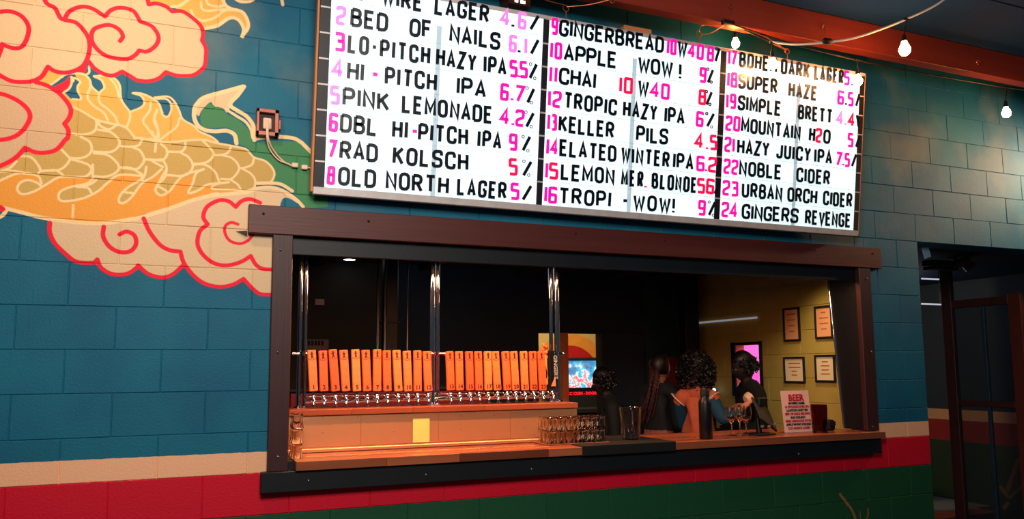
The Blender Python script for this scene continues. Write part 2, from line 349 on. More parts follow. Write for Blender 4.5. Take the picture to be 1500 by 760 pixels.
for s_ in ('C 460,215 520,175 600,118 700,108 770,118 820,165 840,230 910,292', 'C 655,140 655,200 630,250 580,285', 'C 815,45 815,100 780,125', 'C 665,345 735,347 740,325 712,270 712,225 735,185 680,150 670,180',
  'C 830,230 800,320 850,400 950,470 990,550', 'C 860,135 900,145 935,180 955,240 910,290 910,370 980,430 1050,500 1080,570', 'C 860,135 960,128 1040,150 1095,215 1112,350 1190,462 / 1190,520 1160,600', 'C 1000,150 1060,220 1090,330',
  'C 1190,462 1290,420 1322,375 1290,315 1215,290 1300,295 1400,340 1460,395 D 110,480 150,510 185,470 195,400 150,345 60,340 40,330 / 160,322 220,365 265,450 300,530 400,590 450,640 560,690 620,735',
  'D 60,450 40,520 70,620 60,740', 'D 270,520 240,600 150,670 60,740', 'C 1380,370 1370,450 1310,540 1360,620 1430,720', 'C 1440,440 1410,540 1450,640 1445,730', 'D 55,745 20,650 0,640', 'G 60,60 45,200',
  'C 645,402 760,460 880,530 1000,565 1080,580 1160,610 1230,690', 'G 0,80 70,110 240,110 320,100 480,92 600,120 760,150 880,180 950,250 1060,290 1130,370 1130,440 1080,490 970,490', 'E 1230,75 1300,78 1430,105',
  'C 640,655 760,670 860,640 885,580 880,540', 'E 560,180 620,240 640,270 600,330 530,370 380,375', 'E 740,65 820,110 840,180 810,230 740,260 640,260', 'E 900,0 1010,20 1080,80 1095,130 1060,180 1000,205 860,200', 'C 900,545 920,590 1000,620 1070,580',
  'E 1300,90 1270,140 1200,155 1110,150', 'E 1200,155 1280,190 1320,270 1290,330 1240,360 1100,345', 'E 860,215 980,230 1060,290 1090,350 1050,400 960,430 860,425', 'E 650,270 760,300 820,330 840,380 800,420', 'E 180,240 280,250 340,310 370,370 350,400', 'E 380,380 500,370 560,400 580,420', 'E 0,380 90,350 150,290', 'E 0,380 140,380 340,420 380,490', 'E -400,600 -200,560 0,465 160,400 280,405',
  'E 370,510 330,480 250,460 180,490 160,550 210,590 320,560 440,490 550,432 700,432 790,425 840,370 850,320 / 850,420', 'E 1090,345 1200,350 1300,410', 'E 860,430 800,490 660,520 560,560 535,610 560,650 650,650 780,620 900,560 980,490 1090,415 1280,420', 'E 880,460 820,500 700,520 800,530 840,580', 'E 1340,340 1310,440 1180,520 1100,600 1090,660 1130,670 1200,620 1300,490 1400,430 1480,360', 'E 1120,570 1230,580', 'E 1340,270 1400,280 1480,270', 'E 1400,290 1490,340', 'E 1290,400 1310,480',
  'G 320,120 320,160 280,200 160,200', 'G 100,130 150,180 150,240 100,280 0,270', 'G 480,100 560,180 580,230 530,290 450,310 390,310', 'G 280,210 350,250 390,320 370,380 300,420 160,415', 'G 390,320 500,320 590,380 630,470', 'G 740,160 710,210 650,230 590,230', 'G 650,230 750,260 810,330 800,390 740,450 650,450', 'G 950,260 930,320 850,350 820,350', 'G 840,355 920,400 960,460 950,530 880,560',
  'G 120,280 150,350 130,440 70,500 50,560 100,600 180,560 240,480 320,410 490,360', 'G 490,360 420,400 390,490 350,580 450,550 530,500 720,480', 'G 720,480 600,500 570,540 750,545 860,560', 'G 740,460 800,500 830,545', 'G 150,360 80,480', 'G 80,520 150,560', 'H 670,0 665,110'): K_(s_, LINE, 3.6)
K_('B 620,262 740,235 850,165 930,180 980,260 970,335', LINE, 6); K_('B 965,330 1018,260 1018,190 970,110 870,80 820,50 795,0 790,-150', LINE, 6)
for s_ in ('320,62 400,50 470,0 560,-60', '500,95 530,160 620,190 720,160 800,100 880,90', '590,20 600,80 650,100 740,90 830,85', '640,0 660,40 740,60 800,50'): K_('B '+s_, LINE, 5 if s_[0] == '3' else 4)
for s_ in ('B 890,-20 950,12 1030,12 1090,-20', 'B 1310,-60 1330,0 1338,42'): K_(s_, LINE, 6)
for s_ in ('A 350,-300 410,0 500,70 550,160 590,182 / 700,210 790,310 820,400 810,500 770,590 700,640 600,665 500,650 440,610 / 380,700 300,740 200,750 100,740 0,690 -150,600 -400,560', 'B 95,-300 95,-60 112,42 / 180,32 270,60 325,105 / 420,105 520,170 590,240 610,310 600,370 / 635,440 635,520 620,610 540,680 460,695 360,690 270,660 / 200,720 100,745 0,735 / A 1180,690 1120,655 / 1040,690 960,680 870,630 810,560',
  'A 590,175 640,100 750,60 850,80 960,150 / 1020,90 1110,70 1220,100 1285,198 / 1390,240 1450,330 1430,410 1350,470 1275,462 / 1230,510 1150,540 1000,520 900,460 840,370 850,280 920,240 1010,230 1090,270 1125,330 1100,375', 'A -400,300 -100,140 0,108 100,105 200,150 260,240 250,340 200,425 120,440 20,405 / 0,470 -60,560 -300,620',
  'C 330,190 430,220 540,290 620,380 650,450 630,520 590,570 / 625,630 620,700 E 600,90 520,180 420,210 320,205 230,165 / 150,250 50,310 -100,360 -400,380 -700,330', 'C -500,260 -250,240 -50,285 60,310 180,370 260,450 270,530 200,640 100,700 -50,720 -300,700',
  'H 455,165 455,250 500,350 600,450 700,520 850,530 890,500 / 920,570 1000,625 1100,640 1190,620 1270,560 / K 15,520 80,575 170,600 250,580 330,510', 'K 50,190 90,280 160,370 230,410 305,420 / 330,500 400,590 480,645 580,665 670,650 745,610 / 800,670 860,715 930,720', 'H 950,200 945,290 1000,380 1090,430 1190,425 1245,360 1230,280 1160,245 1095,270',
  'K 860,80 790,55 730,70 690,110 / 640,70 570,65 490,110 465,180 495,230 / 440,280 425,370 470,450 550,505 640,515 730,490 795,450 / 830,510 880,540 960,545'): K_(s_, RED, 6.2)
K_('K 705,230 660,218 620,240 615,290 650,345 720,365 780,340 810,300', RED, 4.5); K_('X 0,304 3,306', RED, 8)
mural = pt.image('mural_paint')
lt = Paint(4.55, 5.2, Z0-.75, Z0-.28, .003)
for s_, c_, w_ in (('380,180 450,270 510,350 550,450 560,520', (150, 110, 60), 7), ('600,370 605,450 610,560', (120, 110, 70), 3.5), ('685,340 690,400 668,460 640,560', (140, 100, 60), 5)): lt.stroke('L '+s_, c_, w_)
lotus = lt.image('leaf_paint')

def wall_material():
    m = bpy.data.materials.new('painted_block'); m.use_nodes = True; nt = m.node_tree; N = nt.nodes; L = nt.links; b = N['Principled BSDF']
    g = N.new('ShaderNodeNewGeometry'); sp = N.new('ShaderNodeSeparateXYZ'); L.new(g.outputs['Position'], sp.inputs[0])
    def noi(sc, det=3, rough=.5):
        n = N.new('ShaderNodeTexNoise'); n.inputs['Scale'].default_value = sc; n.inputs['Detail'].default_value = det; L.new(g.outputs['Position'], n.inputs['Vector']); return n
    def math_(op, a, b_=None):
        n = N.new('ShaderNodeMath'); n.operation = op
        for i, v in enumerate((a, b_)):
            if v is None: continue
            if isinstance(v, (int, float)): n.inputs[i].default_value = v
            else: L.new(v, n.inputs[i])
        return n.outputs[0]
    def mix(f, a, b_):
        n = N.new('ShaderNodeMix'); n.data_type = 'RGBA'
        for k, v in (('Factor', f), ('A', a), ('B', b_)):
            if isinstance(v, tuple): n.inputs[k].default_value = (*v, 1)
            elif isinstance(v, (int, float)): n.inputs[k].default_value = v
            else: L.new(v, n.inputs[k])
        return n.outputs['Result']
    big = noi(2.2); edge = noi(25, 2)
    zz = math_('ADD', sp.outputs['Z'], math_('MULTIPLY', math_('SUBTRACT', edge.outputs['Fac'], .5), .006))
    rmp = N.new('ShaderNodeValToRGB'); L.new(big.outputs['Fac'], rmp.inputs[0]); rmp.color_ramp.elements[0].position = .38; rmp.color_ramp.elements[1].position = .62
    rmp.color_ramp.elements[0].color = (*lin((2, 92, 124)), 1); rmp.color_ramp.elements[1].color = (*lin((6, 104, 132)), 1)
    c = rmp.outputs[0]
    # old overspray: tan and green mist in loose patches
    n3 = noi(1.7, 4); r3 = N.new('ShaderNodeValToRGB'); L.new(n3.outputs['Fac'], r3.inputs[0]); r3.color_ramp.elements[0].position = .52; r3.color_ramp.elements[1].position = .72
    hi = math_('GREATER_THAN', sp.outputs['Z'], Z0+1.3)
    c = mix(math_('MULTIPLY', math_('MULTIPLY', r3.outputs[0], hi), .42), c, lin((138, 142, 122)))
    c = mix(math_('LESS_THAN', zz, Z0+.105), c, lin((255, 190, 148)))
    c = mix(math_('LESS_THAN', zz, Z0+.001), c, lin((212, 0, 40)))
    c = mix(math_('LESS_THAN', zz, Z0-.2035), c, lin((20, 78, 48)))
    for im, P in ((mural, pt), (lotus, lt)):
        cb = N.new('ShaderNodeCombineXYZ')
        L.new(math_('DIVIDE', math_('SUBTRACT', sp.outputs['X'], P.x0), P.x1-P.x0), cb.inputs[0]); L.new(math_('DIVIDE', math_('SUBTRACT', sp.outputs['Z'], P.z0), P.z1-P.z0), cb.inputs[1])
        t = N.new('ShaderNodeTexImage'); t.image = im; t.extension = 'CLIP'; L.new(cb.outputs[0], t.inputs[0])
        c = mix(t.outputs['Alpha'], c, t.outputs['Color'])
    oi = N.new('ShaderNodeObjectInfo'); fine = noi(140, 2)
    k = math_('ADD', .90, math_('ADD', math_('MULTIPLY', oi.outputs['Random'], .08), math_('MULTIPLY', fine.outputs['Fac'], .14)))
    hs = N.new('ShaderNodeHueSaturation'); L.new(k, hs.inputs['Value']); L.new(c, hs.inputs['Color']); L.new(hs.outputs[0], b.inputs['Base Color'])
    b.inputs['Roughness'].default_value = .62; b.inputs['Specular IOR Level'].default_value = .35
    bp = N.new('ShaderNodeBump'); bp.inputs['Strength'].default_value = .55; bp.inputs['Distance'].default_value = .003
    n5 = noi(95, 6, .7); L.new(n5.outputs['Fac'], bp.inputs['Height']); L.new(bp.outputs[0], b.inputs['Normal'])
    return m
WALLM = wall_material()

# ---------------------------------------------------------------- block wall with its two openings
BW, BH, GAP, TH = .4064, .2032, .0026, .20
OPEN = [(1.165, 5.165, Z0+.0, Z0+1.262), (5.70, 7.75, -1, Z0+7*BH)]
def clip(r, holes):
    out = [r]
    for a, b, c, d in holes:
        nx = []
        for x0, x1, z0, z1 in out:
            if x1 <= a or x0 >= b or z1 <= c or z0 >= d: nx.append((x0, x1, z0, z1)); continue
            if x0 < a: nx.append((x0, a, z0, z1))
            if x1 > b: nx.append((b, x1, z0, z1))
            xa, xb = max(x0, a), min(x1, b)
            if z0 < c: nx.append((xa, xb, z0, c))
            if z1 > d: nx.append((xa, xb, d, z1))
        out = nx
    return [q for q in out if q[1]-q[0] > .03 and q[3]-q[2] > .03]
WX0, WX1, WZ1 = -1.6, 9.2, Z0+15*BH
mm = MB()
for r in clip((WX0, WX1, 0, WZ1), OPEN): mm.box((r[0], .004, r[2]), (r[1], TH, r[3]))
wall = mm.build('wall_front', WALLM, kind='structure'); wall['label'] = 'painted concrete block wall with dragon mural and a serving hatch'
cache = {}; rest = MB(); nblk = 0
for k in range(-6, 15):
    off = 0 if k % 2 else .5
    for n in range(-5, 24):
        x0 = (n+off)*BW; q = (max(x0, WX0), min(x0+BW, WX1), max(Z0+k*BH, 0), Z0+(k+1)*BH)
        if q[1]-q[0] < .05 or q[3]-q[2] < .02: continue
        for a, b, c, d in clip(q, OPEN):
            cx = (a+b)/2; cz = (c+d)/2; vis = -.35 < cx < 7.35 and cz > Z0-.75 and cz < Z0+14*BH and nblk < 298
            key = (round(b-a, 3), round(d-c, 3))
            if not vis: rest.box((a+GAP/2, 0, c+GAP/2), (b-GAP/2, .03, d-GAP/2), .0028); continue
            if key not in cache:
                mb = MB().box((GAP/2, 0, GAP/2), (b-a-GAP/2, .03, d-c-GAP/2), .0028); me = bpy.data.meshes.new('block'); me.from_pydata(mb.v, [], mb.f); me.materials.append(WALLM); cache[key] = me
            rr = random.Random(k*100+n)
            o = link('block', cache[key], wall, (a, rr.uniform(-.0012, .0012), c)); nblk += 1
rest.build('block_rest', WALLM, wall, kind='stuff')

# ---------------------------------------------------------------- floor, ceiling, other room surfaces
m_floor = mat('dark_concrete', (58, 60, 64), .55, var=.25, scale=3, bump=.2, bscale=30)
MB().box((-3, -8, -.1), (13, 8, 0)).build('floor', m_floor, kind='structure')
m_ceil = mat('navy_ceiling', (0, 66, 128), .8, var=.12, scale=4, bump=.3, bscale=40)
CZ = Z0+2.86
ce = MB().box((-3, -.31, CZ+.02), (10, 7.5, CZ+.1)).build('ceiling', m_ceil, kind='structure')
for i in range(7): MB().box((-3, -.31-(i+1)*.55+.004, CZ), (10, -.31-i*.55-.004, CZ+.02), .003).build('ceiling_board', m_ceil, ce)
MB().box((-3, -4.3, CZ+.02), (10, -.31, CZ+.1)).build('ceiling', m_ceil, kind='structure')
m_beam = mat('red_brown_beam', (150, 52, 34), .5, var=.2, scale=3, stretch=(.3, 6, 6), bump=.15)
bm_ = MB().box((-3, -.315, Z0+2.655), (10, -.235, Z0+2.86), .004).build('trim_5', m_beam, kind='structure'); bm_['label'] = 'long rust-red timber beam under the ceiling, running along the wall'

# ---------------------------------------------------------------- hatch surround
m_wood_r = mat('brown_stained_wood', (100, 38, 30), .5, var=.3, scale=5, stretch=(.25, 5, 5), bump=.2, bscale=20, rgb2=(62, 24, 24))
m_wood_v = mat('brown_stained_wood_post', (72, 32, 32), .5, var=.3, scale=5, stretch=(5, 5, .25), bump=.2, bscale=20, rgb2=(44, 21, 25))
m_black = mat('black_painted_wood', (16, 20, 27), .5, var=.2, scale=6, bump=.1)
m_bolt = mat('dark_bolt', (60, 50, 50), .4, .8)
m_bolt2 = mat('zinc_bolt', (120, 125, 130), .35, .9)
def board(name, x0, x1, z0, z1, y0, m, label):
    o = MB().box((x0, y0, z0), (x1, -.001, z1), .003).build(name, m, kind='structure'); o['label'] = label; return o
lx0, lx1 = at(364, 320, -.045).x, at(1291, 378, -.045).x
lt0 = (at(364, 299, -.045).z+at(1290, 363, -.045).z)/2; lb0 = (at(364, 342, -.045).z+at(1291, 392, -.045).z)/2
lintel = board('trim_1', lx0, lx1, lb0, lt0, -.045, m_wood_r, 'brown timber lintel across the top of the hatch')
pl0, pl1 = at(396, 500, -.04).x, at(426, 500, -.04).x; pr0, pr1 = at(1264, 500, -.04).x, at(1281, 500, -.04).x
postl = board('trim_2', pl0, pl1, Z0+.008, lb0, -.04, m_wood_v, 'dark brown upright board at the left of the hatch')
postr = board('trim_3', pr0, pr1, Z0+.06, lb0, -.04, m_wood_v, 'dark brown upright board at the right of the hatch')
sl = at(382, 708, -.06).x; sr = at(1292, 652, -.06).x
sill = board('trim_4', sl, sr, Z0-.092, Z0+.008, -.06, m_black, 'black painted board under the bar counter')
def bolt(px, py, Y, par, m, r=.007):
    P = at(px, py, Y); MB().lathe([(0, 0), (r*.6, -.0005), (r, -.003), (r, 0.001)][::-1] if 0 else [(r, 0), (r, -.002), (r*.6, -.005), (0, -.006)], 10, Matrix.Translation(P) @ Matrix.Rotation(-PI/2, 4, 'X')).build('bolt', m, par)
for q in ((386, 313), (540, 324), (843, 342), (974, 351), (1195, 366), (1279, 371)): bolt(*q, -.045, lintel, m_bolt)
for q in ((411, 366), (407, 516), (407, 669)): bolt(*q, -.04, postl, m_bolt2)
for q in ((1270, 408), (1276, 515), (1279, 625)): bolt(*q, -.04, postr, m_bolt2)
for q in ((452, 704), (779, 687), (624, 695), (1170, 665)): bolt(*q, -.06, sill, m_bolt2)
# reveal lining and shutter housing
rv = MB(); rv.box((1.165, .0, Z0), (1.20, .3, lb0+.06)).box((1.20, .0, Z0), (1.239, .29, Z0+.05)).build('trim_6', m_black, kind='structure')
sh = link('trim_8', None, None, (3.1, .02, lb0+.03), kind='structure'); sh['label'] = 'dark steel roller shutter housing behind the hatch lintel'
MB().box((-1.9, -.018, -.125), (2.03, .0, .045), .004).build('front_lip', m_black, sh)
MB().box((-1.9, .0, .0), (2.03, .26, .045), .004).build('underside_panel', m_black, sh)
MB().box((-1.9, .26, -.075), (2.03, .30, .045), .004).build('back_lip', m_black, sh)
m_puck = mat('puck_light_glass', (255, 250, 245), .4, var=0, emit=5)
for px, py in ((1027, 383),):
    P = at(px, py, .14)
    t = thing('puck_light', 'small round white light under the hatch lintel on the right', 'light', (P.x, .14, lb0+.029-.0)); MB().lathe([(.045, 0), (.045, -.008), (.04, -.01), (.04, -.008), (0, -.008)], 18).build('rim', m_bolt2, t); MB().lathe([(.038, -.0095), (0, -.0095)], 18).build('lens', m_puck, t)
# right jamb: wide black board with a leaning steel edge
m_steel = mat('brushed_steel', (190, 180, 175), .28, 1., var=.1, scale=30, stretch=(1, 20, 1))
m_chrome = mat('chrome', (225, 225, 228), .08, 1., var=0)
jp = thing('jamb_panel', 'black side panel lining the right of the hatch with a leaning steel edge', 'panel', (5.12, .1, Z0+.06))
q0 = atx(1213, 400, 5.11); q1 = atx(1238, 632, 5.11)
def quadbox(mb, a, b, c, d, t):   # a,b,c,d corners in the x plane, thickness t along x
    mb.add([(p[0]+dx, p[1], p[2]) for dx in (0, t) for p in (a, b, c, d)], [(3, 2, 1, 0), (4, 5, 6, 7), (0, 1, 5, 4), (1, 2, 6, 5), (2, 3, 7, 6), (3, 0, 4, 7)])
O_ = Vector((5.12, .1, Z0+.06)); L_ = lambda p: Vector(p)-O_
mb = MB(); quadbox(mb, L_((5.11, -.0, Z0+.06)), L_((5.11, -.0, lb0-.02)), L_((5.11, q0.y, lb0-.02)), L_((5.11, q1.y, Z0+.06)), .05); mb.build('side_board', m_black, jp)
MB().tube([L_((5.108, q1.y+.004, Z0+.061)), L_((5.108, q0.y+.004, lb0-.03))], .0075, 10).build('steel_edge', m_chrome, jp)

# ---------------------------------------------------------------- bar counter
CT = Z0+.055
def wood_random(name, c1, c2, c3, rough=.35):
    m = mat(name, c1, rough, scale=4, stretch=(.6, 8, 8), rgb2=c2, coat=.25); nt = m.node_tree; N = nt.nodes; L = nt.links
    oi = N.new('ShaderNodeObjectInfo'); mx = N.new('ShaderNodeMix'); mx.data_type = 'RGBA'; b = N['Principled BSDF']
    src = b.inputs['Base Color'].links[0].from_socket; L.new(oi.outputs['Random'], mx.inputs['Factor']); L.new(src, mx.inputs['A']); mx.inputs['B'].default_value = (*lin(c3), 1)
    mr = N.new('ShaderNodeMapRange'); mr.inputs['To Max'].default_value = .85; L.new(oi.outputs['Random'], mr.inputs['Value']); L.new(mr.outputs[0], mx.inputs['Factor'])
    L.new(mx.outputs['Result'], b.inputs['Base Color']); return m
m_stave = wood_random('butcher_block', (196, 110, 68), (150, 76, 46), (84, 34, 26))
ctr = thing('bar_counter', 'long butcher block bar counter of glued wooden staves on the hatch sill', 'counter', (3.2, .1, CT-.045))
rr = random.Random(4); sw = .0475; yy = -.08; row = 0
while yy < .44:
    x = 1.24; xe = 5.185 if row == 0 else 5.105
    x_start = 1.24 if yy < .285 else 3.05
    x = x_start
    while x < xe-.02:
        L_n = rr.uniform(.35, .8); x1 = x+L_n
        if xe-x1 < .2: x1 = xe
        y1 = yy+sw
        if row == 0: y1 = -.0425
        MB().box((x-3.2+.0004, yy-.1, 0), (x1-3.2-.0004, y1-.1-.0005, .045), .0015).build('stave', m_stave, ctr)
        x = x1
    yy = y1; row += 1
m_rub = mat('black_rubber', (14, 16, 18), .7, var=.1, bump=.2, bscale=150)
xa = at(853, 660, -.085).x; xb = at(990, 648, -.085).x
bmat = MB().box((xa, -.086, CT+.0005), (xb, .06, CT+.007), .002).box((3.108, .06, CT+.0005), (xb, .40, CT+.007), .002).box((xa, -.087, CT-.05), (xb, -.0805, CT+.007), .002).build('bar_mat_and_shade', m_rub)  # the deeper rear piece darkens counter wood that is only unlit
tag(bmat, 'black rubber bar mat over the counter edge, extended over unlit wood behind', 'mat')

# ---------------------------------------------------------------- steel clad ledge behind the counter
PT = Z0+.290
m_panel = mat('amber_lit_stainless', (238, 168, 118), .40, .7, var=.06, scale=3, stretch=(.4, 1, 3), bump=.05, bscale=6)  # orange lamp glow is put into the colour of the steel
m_ledge = wood_random('ledge_wood', (196, 112, 66), (160, 80, 48), (150, 70, 44))
lg = thing('tap_ledge', 'stainless steel clad ledge with a wooden top carrying the beer taps', 'bar ledge', (2.1, .31, 0))
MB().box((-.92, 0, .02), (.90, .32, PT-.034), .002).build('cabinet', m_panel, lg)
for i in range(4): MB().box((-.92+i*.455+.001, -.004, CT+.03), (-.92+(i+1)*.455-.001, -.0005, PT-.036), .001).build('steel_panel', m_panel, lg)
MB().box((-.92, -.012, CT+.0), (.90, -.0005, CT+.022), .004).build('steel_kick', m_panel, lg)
x = -.92
while x < .9:
    x1 = min(x+rr.uniform(.3, .6), .9)
    if .9-x1 < .15: x1 = .9
    MB().box((x, -.02, PT-.032), (x1-.0005, .33, PT), .002).build('top_plank', m_ledge, lg); x = x1
for px, py in ((473, 612), (524, 611), (675, 609), (724, 608), (767, 607), (473, 634), (577, 632), (675, 629), (767, 627), (553, 604)):
    P = at(px, py, .304); MB().lathe([(.003, 0), (.002, -.0015), (0, -.002)], 6, Matrix.Translation(P-Vector((2.1, .31, 0))) @ Matrix.Rotation(-PI/2, 4, 'X')).build('rivet', m_bolt2, lg)
a = at(605, 613, .304); b = at(629, 647, .304)
note = MB().box((a.x, .3025, b.z), (b.x, .3035, a.z)).build('paper_note', mat('yellow_paper', (250, 226, 120), .8, var=.04)); tag(note, 'yellow paper note stuck on the stainless ledge below the taps', 'note')

# ---------------------------------------------------------------- tap tower
TY = .47
m_brasslit = m_chrome
tw = thing('tap_tower', 'chrome pipe tap tower with a row of numbered orange tap handles', 'beer taps', (2.2, TY, PT))
ox, oz = 2.2, PT
def rel(p): return (p[0]-ox, p[1]-TY, p[2]-oz)
RZ = at(560, 586, TY).z; RZ2 = at(560, 578, TY).z; CZ_ = at(640, 518, TY).z
for pxs, rads in (((437.5, 446), (.014, .010)), ((633, 641), (.019, .012)), ((808, 817), (.013, .019))):
    for px_, r_ in zip(pxs, rads):
        X = at(px_, 560, TY).x
        MB().tube([rel((X, TY, PT+.005)), rel((X, TY, Z0+1.437))], r_, 14).build('pole', m_chrome, tw)
        MB().lathe([(r_*2.1, 0), (r_*2.1, .006), (r_*1.3, .012), (r_, .013)], 16, Matrix.Translation(rel((X, TY, PT)))).build('flange', m_chrome, tw)
    X = at(sum(pxs)/2, 560, TY).x
    MB().tube([rel((X-.055, TY-.02, CZ_)), rel((X+.055, TY-.02, CZ_))], .008, 10).ball(rel((X-.055, TY-.02, CZ_)), .012).ball(rel((X+.055, TY-.02, CZ_)), .012).tube([rel((X, TY-.03, CZ_-.012)), rel((X, TY-.03, CZ_+.012))], .017, 12).build('clamp', m_chrome, tw)
xl, xr = at(447, 586, TY).x, at(812, 586, TY).x
MB().tube([rel((xl, TY, RZ)), rel((xr, TY, RZ))], .0135, 14).build('manifold', m_chrome, tw)
MB().tube([rel((xl, TY, RZ2)), rel((xr, TY, RZ2))], .006, 10).build('rail', m_chrome, tw)
fa = MB()
fa.tube([(0, .0, -.008), (0, -.055, -.008)], [.013, .011], 10).tube([(0, -.05, -.008), (0, -.066, -.02), (0, -.07, -.055)], [.011, .009, .0075], 10).tube([(0, -.05, -.008), (0, -.05, .02)], [.0095, .007], 10).tube([(0, -.066, -.05), (0, -.066, -.062)], .0095, 10).ball((0, -.05, -.004), .0145)
m_hand = wood_random('orange_tap_handle', (252, 150, 82), (236, 118, 58), (236, 84, 40), .45)
m_print = mat('dark_red_print', (90, 10, 16), .6, var=.05)
m_print2 = mat('dark_number_print', (84, 26, 30), .6, var=.05)
tl = [(168, 185), (258, 268), (335, 360), (422, 443), (516, 530), (598, 612), (690, 690), (765, 772), (843, 860), (925, 938), (1010, 1013), (1083, 1098)]
tr = [(125, 137), (200, 208), (280, 290), (352, 362), (428, 435), (488, 508), (568, 587), (635, 653), (714, 727), (786, 797), (852, 868)]
tops = [178, 182, 172, 176, 172, 176, 172, 180, 178, 184, 180, 186]
HW = .0475
def text_mesh(s, size, ext=.0006, align='CENTER', bold=0.0):
    c = bpy.data.curves.new('t', 'FONT'); c.body = s; c.size = size; c.extrude = ext; c.align_x = align; c.offset = bold; c.resolution_u = 2
    o = bpy.data.objects.new('t', c); COL.objects.link(o); dg = bpy.context.evaluated_depsgraph_get(); me = bpy.data.meshes.new_from_object(o.evaluated_get(dg))
    bpy.data.objects.remove(o); bpy.data.curves.remove(c); return me
def place_text(s, size, m, parent, loc, rot, bold=0., name='lettering'):
    me = text_mesh(s, size, bold=bold); me.materials.clear(); me.materials.append(m); return link(name, me, parent, loc, rot=rot)
fig = MB()    # the little walking figure over an arc at the top of each handle
ribbon(fig, [(0, .034), (0, .020)], .010, t=.0005); ribbon(fig, fillet([(-.012, .029), (0, .033), (.011, .030)], .002), .0042, t=.0005)
ribbon(fig, [(0, .021), (-.005, .004)], .006, t=.0005); ribbon(fig, [(0, .021), (.006, .005)], .006, t=.0005)
ribbon(fig, [(math.cos(t)*.003, .039+math.sin(t)*.003) for t in [i*PI/4 for i in range(8)]], .004, True, t=.0005)
ribbon(fig, [(-.021, .006), (-.012, -.001), (0, -.004), (.012, -.001), (.021, .006)], .003, t=.0005)
figme = bpy.data.meshes.new('emblem'); figme.from_pydata(fig.v, [], fig.f); figme.materials.append(m_print)
fme = None
for i, (t_, b_) in enumerate(tl+tr):
    o_ = 420 if i < 12 else 630
    tx = o_+(t_+28)/5.43; bx = o_+(b_+28)/5.43; ty = 480+((tops[i] if i < 12 else 187))/5.43
    T = at(tx, ty, TY-.055); B = at(bx, 573 if i < 12 else 571.5, TY-.055)
    ang = math.atan2(T.x-B.x, T.z-B.z); Lh = (T-B).length
    if fme is None:
        f0 = fa.build('faucet', m_chrome, tw, rel((B.x, TY, RZ2))); fme = f0.data
    else: link('faucet', fme, tw, rel((B.x, TY, RZ2)))
    h = MB().box((-HW/2, -.012, 0), (HW/2, .012, Lh), .004).build('tap_handle', m_hand, tw, rel((B.x, TY-.055, B.z)), rot=(0, ang, 0))
    MB().tube([(0, 0, -.02), (0, 0, .0)], .006, 8).build('ferrule', m_chrome, h)
    link('emblem', figme, h, (0, -.0121, Lh-.052))
    place_text(str(i+1), .034, m_print2, h, (0.001, -.0124, .012), (PI/2, 0, 0), .0012, 'number_print')
# the last tap: black handle with vertical lettering, orange finial
T = at(807.5, 512, TY-.06); B = at(810, 570, TY-.06)
h = MB().box((-.022, -.012, 0), (.022, .012, (T-B).length), .008).build('tap_handle', mat('black_handle', (16, 16, 20), .35), tw, rel((B.x, TY-.055, B.z)), rot=(0, -.03, 0)); h['label'] = 'black tap handle with pale lettering'
place_text("GINGER'S", .036, mat('pale_print', (190, 180, 170), .6), h, (.010, -.0125, .14), (PI/2, PI/2, 0), .0004)
MB().add([(-.016, -.0125, .02), (.018, -.0125, .02), (.018, -.0125, .085)], [(0, 1, 2)]).build('orange_patch', mat('orange_print', (255, 150, 80), .5), h)
link('faucet', fme, tw, rel((B.x, TY, RZ2)))
fb = MB(); r2 = random.Random(3)
for k in range(9): fb.ball((r2.uniform(-.022, .02)-.045, r2.uniform(-.01, .01), r2.uniform(.235, .285)), r2.uniform(.008, .014), 8, 5)
fb.build('finial', mat('orange_finial', (240, 110, 60), .5), h)
fb = MB().add([(-.05, -.01, .07), (-.032, -.01, .07), (-.045, -.01, .15), (-.052, -.01, .15)], [(0, 1, 2, 3)]); fb.box((-.052, -.01, .03), (-.034, .008, .235), .004).build('side_handle', mat('orange_print', (255, 150, 80), .5), h)
# conduits rising behind the taps and a black duct
m_dark = mat('matte_black_metal', (16, 22, 28), .5, .3)
for px_, r_, lab in ((553.5, .011, 'thin grey conduit behind the taps, leftmost of three'), (564, .009, 'thin grey conduit behind the taps, beside the black duct'), (597, .006, 'thinnest conduit behind the taps, right of the black duct')):
    X = at(px_, 450, 1.5).x; o = MB().tube([(X, 1.5, .0), (X, 1.5, Z0+1.22), (X+.01, 1.52, Z0+1.30), (X+.012, 1.55, Z0+1.34), (X+.014, 1.60, Z0+1.36)], r_, 8).build('conduit', mat('grey_conduit', (110, 116, 128), .3, .9)); tag(o, lab, 'conduit', 'conduits behind the taps')
xa, xb = at(566, 450, 1.72).x, at(584, 450, 1.72).x
dk = thing('duct', 'black vertical duct behind the taps', 'duct', ((xa+xb)/2, 1.78, 0)); MB().box(((xa-xb)/2, -.05, 0), ((xb-xa)/2, .1, Z0+1.437), .006).build('shaft', m_dark, dk); MB().box(((xa-xb)/2-.012, -.06, Z0+.86), ((xb-xa)/2+.012, .11, Z0+.875), .003).build('strap', m_dark, dk)

